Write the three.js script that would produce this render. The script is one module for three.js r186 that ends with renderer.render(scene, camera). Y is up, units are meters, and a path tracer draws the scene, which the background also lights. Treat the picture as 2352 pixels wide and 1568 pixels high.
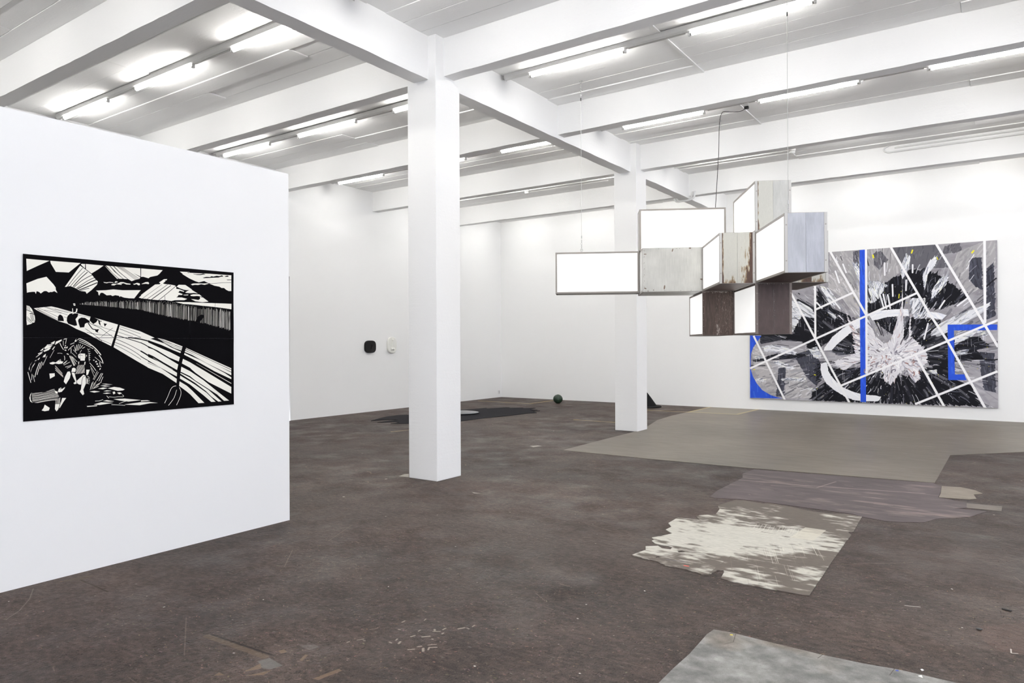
import * as THREE from 'three';
import { mergeGeometries } from 'three/addons/utils/BufferGeometryUtils.js';
import { RoundedBoxGeometry } from 'three/addons/geometries/RoundedBoxGeometry.js';
import { RectAreaLightUniformsLib } from 'three/addons/lights/RectAreaLightUniformsLib.js';

// ------------------------------------------------------------------ camera, sky, exposure
const scene = new THREE.Scene();
const EYE = 1.44;
const camera = new THREE.PerspectiveCamera(2 * Math.atan(784 / 1618.5) * 180 / Math.PI, 1.5, 0.05, 200);
{
  const yaw = 34.738 * Math.PI / 180, pitch = 0.1465 * Math.PI / 180, roll = -0.2545 * Math.PI / 180;
  const up0 = new THREE.Vector3(0, 1, 0);
  const right0 = new THREE.Vector3(Math.cos(yaw), 0, -Math.sin(yaw)), fwd0 = new THREE.Vector3(-Math.sin(yaw), 0, -Math.cos(yaw));
  const fwd = fwd0.clone().multiplyScalar(Math.cos(pitch)).addScaledVector(up0, Math.sin(pitch));
  const up = up0.clone().multiplyScalar(Math.cos(pitch)).addScaledVector(fwd0, -Math.sin(pitch));
  const R = right0.clone().multiplyScalar(Math.cos(roll)).addScaledVector(up, Math.sin(roll));
  const U = up.clone().multiplyScalar(Math.cos(roll)).addScaledVector(right0, -Math.sin(roll));
  const m = new THREE.Matrix4().makeBasis(R, U, fwd.clone().negate());
  camera.quaternion.setFromRotationMatrix(m);
  camera.position.set(0, EYE, 0);
}
const SKY = [3.8, 4.0, 4.55];                       // overcast daylight outside the windows of the right-hand wall
scene.background = new THREE.Color().setRGB(...SKY);
const renderer = new THREE.WebGLRenderer({ antialias: true });
renderer.toneMapping = THREE.LinearToneMapping;
renderer.toneMappingExposure = 1.02;
renderer.shadowMap.enabled = true;
renderer.shadowMap.type = THREE.PCFSoftShadowMap;
RectAreaLightUniformsLib.init();
const TUBE_GLOW = 74, TUBE_LIGHT = 30, PANEL_GLOW = 0.62, PANEL_LIGHT = 0.5;

// ------------------------------------------------------------------ helpers
let seed = 7;
const rnd = () => { seed = (seed + 0x6d2b79f5) | 0; let t = Math.imul(seed ^ (seed >>> 15), 1 | seed); t = (t + Math.imul(t ^ (t >>> 7), 61 | t)) ^ t; return ((t ^ (t >>> 14)) >>> 0) / 4294967296; };
const rr = (a, b) => a + (b - a) * rnd();
const PERM = new Float32Array(65536);
for (let i = 0; i < 65536; i++) PERM[i] = rnd();
function vn(x, y) {                                 // value noise 0..1
  const ix = Math.floor(x), iy = Math.floor(y); let fx = x - ix, fy = y - iy;
  fx = fx * fx * (3 - 2 * fx); fy = fy * fy * (3 - 2 * fy);
  const a = (ix & 255), b = ((ix + 1) & 255), c = (iy & 255) << 8, d = ((iy + 1) & 255) << 8;
  const p = PERM[a + c], q = PERM[b + c], r = PERM[a + d], s = PERM[b + d];
  return p + (q - p) * fx + (r - p) * fy + (p - q - r + s) * fx * fy;
}
function fbm(x, y, n) { let s = 0, a = 0.5, t = 0; for (let i = 0; i < n; i++) { s += a * vn(x, y); t += a; a *= 0.55; x = x * 2.03 + 17.3; y = y * 2.03 + 5.1; } return s / t; }
const taken = new Map();
function numbered(n) { const k = taken.get(n) ?? 0; taken.set(n, k + 1); return k ? n + '_' + String(k).padStart(3, '0') : n; }
function shade(o) { o.castShadow = true; o.receiveShadow = true; return o; }
function mesh(name, geo, mat, parent = scene) {
  const o = shade(new THREE.Mesh(geo, mat)); o.name = parent === scene ? numbered(name) : name; parent.add(o); return o;
}
function group(name, parent = scene) { const g = new THREE.Group(); g.name = parent === scene ? numbered(name) : name; parent.add(g); return g; }
function tag(o, label, category, grp) { o.userData.label = label; o.userData.category = category; if (grp) o.userData.group = grp; return o; }
function structure(o, label) { o.userData.kind = 'structure'; if (label) o.userData.label = label; return o; }
function box(x0, x1, y0, y1, z0, z1) {              // uv in metres on every face
  const g = new THREE.BoxGeometry(x1 - x0, y1 - y0, z1 - z0), uv = g.attributes.uv, p = g.attributes.position, n = g.attributes.normal;
  g.translate((x0 + x1) / 2, (y0 + y1) / 2, (z0 + z1) / 2);
  for (let i = 0; i < p.count; i++) {
    if (Math.abs(n.getX(i)) > 0.5) uv.setXY(i, p.getZ(i), p.getY(i));
    else if (Math.abs(n.getY(i)) > 0.5) uv.setXY(i, p.getX(i), p.getZ(i));
    else uv.setXY(i, p.getX(i), p.getY(i));
  }
  return g;
}
const merge = (l) => mergeGeometries(l.map((g) => (g.index ? g.toNonIndexed() : g)));
function cyl(r, a, b, seg = 10) {
  const A = new THREE.Vector3(...a), B = new THREE.Vector3(...b), d = B.clone().sub(A), g = new THREE.CylinderGeometry(r, r, d.length(), seg);
  g.applyQuaternion(new THREE.Quaternion().setFromUnitVectors(new THREE.Vector3(0, 1, 0), d.clone().normalize()));
  const m = A.add(B).multiplyScalar(0.5); g.translate(m.x, m.y, m.z); return g;
}
function tubeOf(pts, r, n = 40, seg = 8) { return new THREE.TubeGeometry(new THREE.CatmullRomCurve3(pts.map((p) => new THREE.Vector3(...p))), n, r, seg); }
const lin = (r, g, b) => new THREE.Color().setRGB(r, g, b);
const std = (color, roughness = 0.8, metalness = 0, more = {}) => new THREE.MeshStandardMaterial({ color, roughness, metalness, ...more });
function dataTex(w, h, fn, srgb = true) {           // fn(x, y, out) fills r, g, b as 0..255; row 0 at v = 0
  const d = new Uint8Array(w * h * 4), o = [0, 0, 0];
  for (let y = 0, i = 0; y < h; y++) for (let x = 0; x < w; x++, i += 4) { fn(x, y, o); d[i] = o[0] < 0 ? 0 : o[0] > 255 ? 255 : o[0]; d[i + 1] = o[1] < 0 ? 0 : o[1] > 255 ? 255 : o[1]; d[i + 2] = o[2] < 0 ? 0 : o[2] > 255 ? 255 : o[2]; d[i + 3] = 255; }
  const t = new THREE.DataTexture(d, w, h); t.magFilter = THREE.LinearFilter; t.minFilter = THREE.LinearMipmapLinearFilter; t.generateMipmaps = true;
  if (srgb) t.colorSpace = THREE.SRGBColorSpace; t.needsUpdate = true; return t;
}
function canvas(w, h) { const c = document.createElement('canvas'); c.width = w; c.height = h; return [c, c.getContext('2d')]; }
function canvasTex(c) { const t = new THREE.CanvasTexture(c); t.colorSpace = THREE.SRGBColorSpace; t.anisotropy = 8; return t; }
function noiseCanvas(w, h, fn) {
  const [c, g] = canvas(w, h), im = g.createImageData(w, h), d = im.data, o = [0, 0, 0];
  for (let y = 0, i = 0; y < h; y++) for (let x = 0; x < w; x++, i += 4) { fn(x, y, o); d[i] = o[0]; d[i + 1] = o[1]; d[i + 2] = o[2]; d[i + 3] = 255; }
  g.putImageData(im, 0, 0); return [c, g];
}
const tiled = (t, rx, ry) => { t.wrapS = t.wrapT = THREE.RepeatWrapping; t.repeat.set(rx, ry); return t; };

// ------------------------------------------------------------------ materials
const wrapN = (f, n) => (x, y) => f(((x % n) + n) % n, ((y % n) + n) % n);
const plasterBump = tiled(dataTex(512, 512, (x, y, o) => {
  const u = x / 512, v = y / 512, bx = Math.min(u, 1 - u) * 8, by = Math.min(v, 1 - v) * 8, k = Math.min(1, bx) * Math.min(1, by);
  const h = 128 + k * ((fbm(u * 14, v * 14, 3) - 0.5) * 90 + (fbm(u * 70 + 9, v * 70, 2) - 0.5) * 60); o[0] = o[1] = o[2] = h;
}, false), 0.55, 0.55);
const concreteBump = tiled(dataTex(512, 512, (x, y, o) => {
  const u = x / 512, v = y / 512, bx = Math.min(u, 1 - u) * 8, by = Math.min(v, 1 - v) * 8, k = Math.min(1, bx) * Math.min(1, by);
  let h = 128 + k * ((fbm(u * 6, v * 60, 3) - 0.5) * 70 + (fbm(u * 80 + 9, v * 80, 2) - 0.5) * 60); if (vn(u * 60 + 3, v * 60) > 0.94) h -= 60 * k; o[0] = o[1] = o[2] = h;
}, false), 0.8, 0.8);
const WALL = std(lin(0.875, 0.875, 0.87), 0.88, 0, { bumpMap: plasterBump, bumpScale: 0.0016 });
const PARTITION = std(lin(0.875, 0.875, 0.872), 0.85, 0, { bumpMap: plasterBump, bumpScale: 0.0008 });
const CONCRETE = std(lin(0.87, 0.868, 0.86), 0.85, 0, { bumpMap: concreteBump, bumpScale: 0.003 });
const BOARD = [0, 1, 2].map((i) => std(lin(0.885 + 0.012 * i, 0.882 + 0.012 * i, 0.875 + 0.012 * i), 0.85, 0, { bumpMap: concreteBump, bumpScale: 0.0035 }));
const WHITE_METAL = std(lin(0.72, 0.72, 0.71), 0.45);
const GREY_METAL = std(lin(0.45, 0.44, 0.43), 0.4, 0.6);
const STEEL = std(lin(0.5, 0.5, 0.5), 0.35, 0.9);
const BLACK = std(lin(0.012, 0.012, 0.013), 0.6);
const TUBE = new THREE.MeshStandardMaterial({ color: 0xffffff, roughness: 0.3, emissive: new THREE.Color().setRGB(1, 0.985, 0.95), emissiveIntensity: TUBE_GLOW });

// ------------------------------------------------------------------ the room
const XL = -11.03, XR = 6.95, ZB = -15.39, ZF = 4.0, HC = 4.681, HG = 4.224, HB = 4.275;
const GIRDERS = [[-5.138, -4.939], [0.862, 1.061]];
const BEAMS = [-0.83, -3.279, -5.73, -8.24, -10.695, -13.145].map((z) => [z - 0.165, z]);   // far and near face of each beam
const PAPERCUT = [
['w',0,26,41,210,42,118,95,30,148],
['w',0,216,41,469,39,369,134,262,137,220,64],
['w',0,27,256,114,211,186,186,242,250,260,277,261,297,275,327,249,311,231,320,216,320,205,326,184,314,166,316,140,338,128,326,108,319,101,345,93,326,75,327,44,333,31,338],
['w',0,335,268,465,63,511,96,562,133,598,177,621,198,613,230,566,281,521,320,510,300,464,297,438,280,415,269,381,257,351,265],
['K',3.9,359,262,419,169,486,84],
['K',3.4,385,255,442,175,507,107],
['K',6.0,406,259,457,191,495,151,527,119],
['K',4.7,415,263,457,219,495,188,558,146,589,135],
['K',4.3,434,274,503,216,561,179,597,160],
['K',7.7,445,277,511,236,561,204,605,184],
['K',7.7,457,287,514,261,561,237,613,211],
['K',4.7,464,295,514,273,542,268],
['w',0,477,45,507,44,506,86,471,53],
['w',0,512,43,673,44,626,83,564,128,514,92],
['w',0,682,43,692,50,759,116,811,160,796,160,739,105],
['w',0,694,41,727,43,772,94,853,156,817,159,759,112],
['w',0,733,43,761,43,817,97,895,157,859,157,800,109],
['w',0,770,42,796,43,872,99,974,156,935,174,897,153,821,94],
['w',0,801,43,853,42,1018,129,1011,145,992,151,974,156,961,159,872,99],
['K',2.2,805,42,889,102,970,157],
['K',2.6,817,43,897,99,981,152],
['K',2.6,826,43,906,94,994,148],
['K',3.0,840,42,914,89,1007,143],
['w',0,857,43,1018,41,1020,122,931,86],
['w',0,1026,41,1246,40,1210,83,1190,99,1118,119,1101,133,1047,122,1025,125],
['w',0,671,199,698,202,730,195,765,197,759,202,722,202,702,210,677,207],
['w',0,771,199,780,187,790,182,794,188,804,186,800,194,779,200],
['w',0,742,220,759,210,796,208,829,190,855,188,888,197,925,199,922,208,884,209,859,199,817,210,840,209,838,216,792,213,771,226,746,226],
['w',0,948,195,957,199,987,186,1013,191,1015,206,1000,211,983,199,957,208],
['w',0,1029,194,1071,174,1097,170,1108,182,1102,192,1075,189,1033,196],
['w',0,603,285,693,276,763,264,846,267,1022,256,959,341,909,342,863,338,846,333,829,326,821,335,814,323,779,319,754,329,738,320,701,325,669,304,653,302,641,310,635,331,627,324,623,299],
['w',0,1003,331,1023,312,1027,301,1168,190,1217,185,1222,174,1207,168,1259,131,1294,127,1286,141,1266,145,1276,150,1249,174,1268,179,1323,181,1348,183,1379,188,1391,206,1388,220,1424,223,1475,240,1470,247,1424,238,1421,248,1408,256,1457,270,1452,281,1413,283,1406,297,1390,309,1449,307,1507,319,1475,334,1373,339,1337,349,1302,346,1268,341,1226,346,1199,346,1137,344,1080,340,1033,338],
['K',2.7,1040,337,1132,269,1236,187],
['K',3.6,1087,340,1190,266,1298,182],
['K',6.4,1132,342,1229,268,1330,192],
['K',4.6,1202,348,1273,292,1381,196],
['K',3.2,1268,302,1268,338],
['w',0,1393,198,1416,177,1486,174,1564,220,1501,228,1470,225,1429,213],
['w',0,1508,237,1530,224,1559,222,1629,257,1584,252,1540,258,1491,257,1486,252],
['w',0,1540,277,1574,266,1644,264,1675,286,1619,282,1579,287,1549,286],
['w',0,1461,279,1520,273,1515,281,1476,284],
['w',0,1549,319,1584,319,1634,324,1654,309,1649,290,1685,295,1728,322,1749,336,1680,346,1599,340],
['w',0,1456,355,1534,352,1705,351,2023,347,2022,408,1914,398,1829,391,1654,382,1544,375,1456,374],
['w',0,1377,356,1542,351,1542,372,1439,369],
['K',2.2,1829,348,1825,389],
['w',0,1457,41,1530,38,1535,44,1758,36,2021,33,2022,207,1990,209,1958,196,1934,178,1904,180,1878,167,1820,161,1762,143,1701,119,1688,122,1640,137,1600,128,1530,103,1457,65],
['w',0,1427,40,1528,36,1533,100,1501,88],
['k',0,1506,41,1530,40,1530,47,1516,47],
['k',0,1572,51,1605,53,1655,49,1686,40,1716,42,1701,48,1655,58,1615,59,1580,55],
['k',0,1683,85,1726,72,1768,71,1783,61,1809,63,1846,51,1878,53,1910,41,1926,55,1899,57,1867,69,1809,75,1696,89],
['k',0,1940,51,1975,39,1994,47,1975,53,1948,55],
['k',0,1964,84,2021,79,2021,85,1974,89],
['K',3.4,1757,139,1799,141,1878,126,1947,119,2018,114],
['w',0,1547,165,1570,154,1630,148,1685,146,1737,140,1752,144,1706,159,1665,155,1630,166,1594,166,1565,173],
['k',0,83,748,86,748,86,752],
['w',0,84,471,169,457,225,449,278,460,396,493,446,504,557,533,624,550,803,600,1016,663,1160,726,1095,742,1094,1023,1015,976,767,821,600,735,508,682,429,647,356,603,273,577,113,490],
['K',2.2,105,473,171,503,273,563],
['K',2.9,113,481,171,515,273,575],
['K',2.2,118,467,187,494,276,541],
['K',2.6,171,457,241,483,356,521],
['K',2.2,182,455,252,476,362,503],
['K',2.2,169,485,225,495,306,507],
['K',2.2,252,470,320,486,384,499],
['K',2.2,326,540,356,548],
['K',2.2,447,518,504,532,556,540],
['k',0,805,598,822,602,760,825,740,807],
['K',3.5,446,729,701,729,1016,725],
['K',2.8,822,620,917,650,1016,688],
['K',3.5,818,641,917,678,1023,723],
['K',2.8,798,669,869,696,945,716],
['K',7.0,787,703,903,738,1023,777],
['K',4.2,781,738,903,787,1022,859],
['K',4.2,777,773,903,815,1022,909],
['K',3.5,770,793,903,857,1022,941],
['K',3.5,540,591,636,630,701,683,761,724],
['K',3.5,508,645,571,685,655,759],
['K',2.8,572,604,688,636,781,669],
['K',2.8,649,718,701,677,754,635],
['K',3.5,521,678,636,708,747,704],
['K',2.8,600,735,688,759,740,790],
['K',11.1,903,725,1023,736,1094,760],
['K',8.4,1023,777,1058,791,1094,815],
['K',12.5,1022,859,1058,879,1094,903],
['K',7.0,1022,912,1058,934,1094,954],
['k',0,276,577,278,541,284,529,293,520,304,523,316,534,323,552,327,579],
['k',0,359,530,376,511,393,505,447,506,444,531,424,559,432,586,438,614,418,620,390,611,362,600,351,576,353,548],
['w',0,397,460,403,460,405,501,398,504],
['w',0,432,459,442,463,438,491,401,514,396,511,427,488],
['w',0,404,416,421,413,424,435,410,434],
['k',0,411,420,417,420,416,428,410,427],
['k',0,446,573,452,555,475,542,504,544,545,571,548,587,521,590,504,600,498,631,463,635,455,610],
['k',0,556,530,591,542,623,555,604,583,578,600,546,567],
['K',8.4,534,594,559,631,575,651,597,651],
['k',0,591,651,629,647,616,681,645,689,600,672],
['k',0,620,552,636,565,646,616,665,622,649,621,629,596],
['k',0,672,591,703,596,681,622],
['K',3.5,636,572,655,578,649,565,636,572],
['w',0,28,447,51,455,69,477,82,506,92,541,95,570,91,594,74,600,63,609,30,620,26,572],
['K',4.5,28,487,51,498,82,509],
['K',2.6,33,449,35,484],
['K',2.2,43,455,46,490],
['K',2.2,52,460,56,495],
['K',3.2,66,512,56,548,74,582],
['K',2.9,74,518,69,553,82,588],
['K',2.6,82,518,78,553,91,588],
['K',3.2,28,557,45,568,74,597],
['K',2.6,28,569,45,583,63,600],
['K',2.6,30,546,48,560,66,582],
['K',5.1,53,519,71,509,92,529],
['w',0,1102,730,1261,783,1331,823,1438,869,1432,884,1349,851,1232,799,1091,749],
['w',0,1190,729,1261,744,1349,774,1456,815,1444,858,1366,831,1261,777],
['K',2.7,1204,740,1319,783,1450,826],
['K',2.2,1232,743,1349,789,1450,838],
['K',2.7,1221,752,1349,809,1444,847],
['w',0,1091,771,1203,822,1319,871,1426,926,1414,971,1307,925,1192,855,1091,807],
['w',0,1091,824,1147,844,1261,912,1408,1001,1395,1058,1260,980,1146,910,1091,885],
['w',0,1090,915,1203,967,1319,1038,1395,1087,1392,1124,1318,1084,1220,1027,1146,983,1090,948],
['W',2.2,1146,927,1260,1003,1348,1051],
['w',0,1090,962,1203,1018,1289,1077,1392,1149,1389,1192,1243,1092,1090,1023],
['K',2.7,1090,976,1146,1002,1214,1029],
['w',0,1493,830,2018,1059,2018,1073,1492,837],
['w',0,1487,841,1750,957,2018,1079,2018,1100,1737,971,1484,853],
['w',0,1482,858,1591,904,1782,987,2018,1107,2018,1137,1717,992,1560,906,1477,873],
['w',0,1471,881,1535,911,1654,961,1934,1106,2018,1159,2018,1180,1814,1084,1622,977,1468,899],
['w',0,1603,992,2018,1223,2018,1231,1610,998],
['w',0,1459,944,1535,981,1685,1068,2018,1266,2017,1339,1749,1201,1597,1094,1553,1057,1535,1039,1447,991],
['w',0,1441,1025,1535,1074,1685,1174,1846,1302,1990,1414,1929,1413,1846,1338,1736,1266,1596,1176,1535,1127,1434,1077],
['w',0,1431,1088,1528,1138,1621,1201,1748,1284,1899,1417,1859,1416,1781,1358,1716,1294,1590,1199,1431,1097],
['w',0,1425,1114,1534,1182,1590,1217,1723,1312,1829,1416,1777,1414,1684,1334,1534,1214,1422,1145],
['w',0,1419,1174,1498,1224,1559,1279,1697,1418,1630,1417,1537,1319,1497,1284,1416,1222],
['k',0,1456,809,1493,825,1471,899,1438,1025,1416,1228,1389,1195,1408,1012,1438,875],
['W',4.8,1262,1389,1294,1332,1318,1271,1336,1238,1359,1222,1383,1221],
['W',4.8,1303,1415,1335,1380,1371,1331,1389,1264],
['W',4.8,1388,1418,1418,1363,1437,1313,1437,1272,1419,1240],
['w',0,253,757,217,778,231,786,246,786],
['w',0,308,744,260,765,253,794,308,757],
['w',0,189,791,227,788,236,796,184,801],
['w',0,166,819,184,801,231,802,217,814,170,832],
['w',0,159,845,203,820,222,817,203,840,166,856],
['w',0,255,807,236,838,229,835,246,809],
['w',0,133,845,163,817,156,840,138,847],
['w',0,115,870,156,850,152,858,119,876],
['w',0,99,901,138,866,154,863,101,904],
['w',0,161,887,180,871,175,902,152,904],
['w',0,112,924,131,902,129,917,117,927],
['w',0,90,934,106,924,103,932,92,937],
['w',0,74,936,56,966,44,1002,49,1020,53,977,69,946],
['w',0,94,947,74,977,60,1018,58,1038,69,997,90,962],
['W',5.6,128,953,101,1019,92,1075],
['W',5.1,145,943,119,1009,110,1055],
['W',3.4,156,949,133,1005],
['W',3.4,189,892,156,974],
['W',2.8,246,841,212,908],
['W',5.1,37,1032,48,1078,60,1122],
['W',3.9,69,1049,66,1100],
['W',3.9,78,1059,89,1116],
['w',0,318,747,332,737,356,735,347,742],
['W',5.1,293,778,305,810,322,836],
['W',3.9,320,757,322,799],
['W',3.9,347,746,339,784],
['w',0,337,794,344,797,342,807,334,805],
['w',0,328,815,339,811,341,825,331,827],
['w',0,344,815,359,808,356,823,345,827],
['w',0,329,839,344,837,347,848,336,847],
['w',0,415,762,430,736,428,752,438,757,420,768],
['W',4.5,440,749,455,736],
['W',5.1,381,789,396,781,413,776],
['W',4.5,364,842,381,816,410,797],
['W',6.7,460,738,506,754,557,792],
['W',5.6,455,752,511,773,557,803],
['W',4.5,453,768,511,790,577,831],
['W',8.4,562,798,603,828,645,889],
['W',6.7,590,842,618,878],
['W',7.3,629,894,660,933,665,969],
['W',3.4,592,910,655,966],
['w',0,574,937,585,933,590,942,582,944],
['w',0,593,954,605,943,613,957,597,959],
['w',0,603,971,618,968,623,979,608,982],
['w',0,610,995,629,990,634,1004,618,1001],
['W',5.6,634,960,639,993,647,1002],
['w',0,631,1032,636,1015,647,1016,639,1029],
['W',3.9,415,811,423,848],
['W',4.5,435,795,423,853],
['W',4.5,450,789,435,848],
['W',4.5,465,792,448,843],
['W',4.5,485,798,465,827],
['W',4.5,503,814,483,827],
['W',3.4,475,843,462,865],
['W',2.8,526,830,536,849],
['W',2.8,533,838,549,833],
['W',3.4,531,860,549,855],
['W',3.4,533,876,554,874],
['W',3.4,536,893,551,893],
['W',3.4,536,909,551,915],
['W',3.4,536,925,551,934],
['W',3.4,541,877,541,947],
['W',5.1,373,895,390,938,410,984],
['W',5.1,383,896,400,939,417,982],
['W',4.5,393,901,427,971],
['W',3.9,400,907,437,950],
['W',3.4,405,840,435,875],
['W',3.4,395,869,430,907],
['W',4.5,386,826,386,869],
['w',0,346,875,356,871,368,879,363,886],
['W',3.4,274,870,293,865,312,873],
['W',4.5,329,895,336,911,332,932],
['W',3.9,322,963,353,937],
['W',3.9,326,977,375,951],
['W',4.5,339,995,390,981],
['W',4.5,353,1006,385,991],
['W',3.4,322,968,346,948],
['W',3.9,255,982,283,1015,312,1053],
['W',4.5,255,1001,288,1036,317,1074],
['W',4.5,257,1019,288,1052,319,1085],
['w',0,445,886,460,873,505,876,508,909,503,925,503,941,465,940,465,927,447,913],
['K',2.8,462,875,465,902,459,905],
['K',3.4,460,916,467,917],
['K',2.8,450,889,460,890],
['K',2.8,470,891,483,892],
['w',0,514,890,521,888,520,903,515,904],
['w',0,207,955,236,945,259,951,283,932,298,923,303,942,322,945,312,963,283,967,255,961,236,969,217,966],
['K',3.4,286,936,293,928,298,936,291,941],
['w',0,447,950,455,948,452,972,447,975],
['w',0,500,952,509,951,505,979,497,979],
['w',0,395,1008,410,1003,427,1014,420,1043,388,1042],
['w',0,390,1046,415,1051,432,1127,432,1151,414,1155,405,1144,422,1132,400,1083],
['w',0,515,1025,546,1026,530,1072,515,1077],
['w',0,356,1038,375,1036,383,1061,375,1098,343,1152,324,1127,334,1085],
['w',0,434,1124,490,1070,510,1082,512,1152,489,1210,497,1249,484,1261,459,1225,469,1204,474,1161,454,1160,437,1148],
['K',3.4,515,1085,490,1084,479,1107,474,1161],
['w',0,517,1098,528,1120,525,1153,517,1158],
['W',3.9,525,1085,543,1099],
['W',3.9,528,1104,544,1113],
['W',3.9,529,1120,545,1129],
['W',3.9,529,1137,544,1143],
['W',3.9,525,1153,540,1158],
['w',0,207,1049,250,1048,251,1074,212,1096],
['w',0,276,1214,283,1188,302,1179,307,1195,336,1175,331,1191,307,1219,283,1222],
['K',2.8,290,1189,297,1184,302,1192,295,1197],
['w',0,247,1205,273,1214,275,1230,259,1231],
['w',0,68,1207,55,1227,48,1257,55,1288,73,1302,59,1273,57,1242,64,1217],
['w',0,254,1325,292,1328,277,1377,263,1392,251,1370],
['w',0,311,1274,345,1276,321,1312,289,1367,287,1357,302,1310],
['w',0,169,1324,209,1356,202,1379,169,1383,144,1374,160,1352],
['W',5.1,546,964,577,997,600,1036],
['W',3.4,551,991,589,1058],
['W',2.8,556,1013,584,1090],
['W',3.9,613,1042,576,1117],
['W',3.4,623,1053,584,1123],
['W',5.1,649,1065,610,1130],
['W',5.1,662,1066,628,1136],
['W',4.5,665,1099,646,1142],
['W',4.5,649,1148,602,1173],
['W',4.5,633,1164,581,1194],
['W',5.1,623,1185,576,1204],
['W',3.9,602,1135,586,1178],
['W',3.9,576,1139,550,1208],
['W',3.9,587,1150,563,1209],
['W',3.4,566,1149,548,1214],
['w',0,652,1163,691,1164,755,1176,691,1173],
['w',0,638,1179,681,1179,734,1190,681,1191],
['w',0,618,1208,665,1198,707,1206,665,1216],
['w',0,543,1230,586,1225,638,1236,586,1243],
['w',0,706,1208,766,1198,820,1208,867,1228,847,1237,799,1238],
['w',0,667,1234,699,1227,746,1235,699,1238],
['w',0,660,1254,699,1249,739,1256,699,1261],
['w',0,759,1315,867,1317,1021,1342,902,1349,819,1333],
['w',0,1021,1345,1085,1348,1114,1357,1085,1357,1021,1356],
['w',0,860,1374,1014,1363,1114,1368,1195,1383,1114,1380,1006,1392],
['w',0,579,1353,647,1337,759,1351,634,1362],
['w',0,519,1362,611,1363,609,1371,522,1371],
['W',4.2,742,1367,806,1373,867,1383],
['W',4.2,813,1362,847,1349,881,1342],
['w',0,663,1327,699,1320,766,1336,712,1336],
['W',4.2,595,1322,634,1323],
['W',4.2,634,1322,663,1313],
['w',0,752,1245,772,1243,779,1261,759,1270],
['w',0,793,1255,820,1253,841,1265,813,1273],
['W',4.2,719,1290,766,1299,806,1294,850,1300,860,1290,843,1279],
['W',4.9,699,1281,716,1302]];
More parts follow.
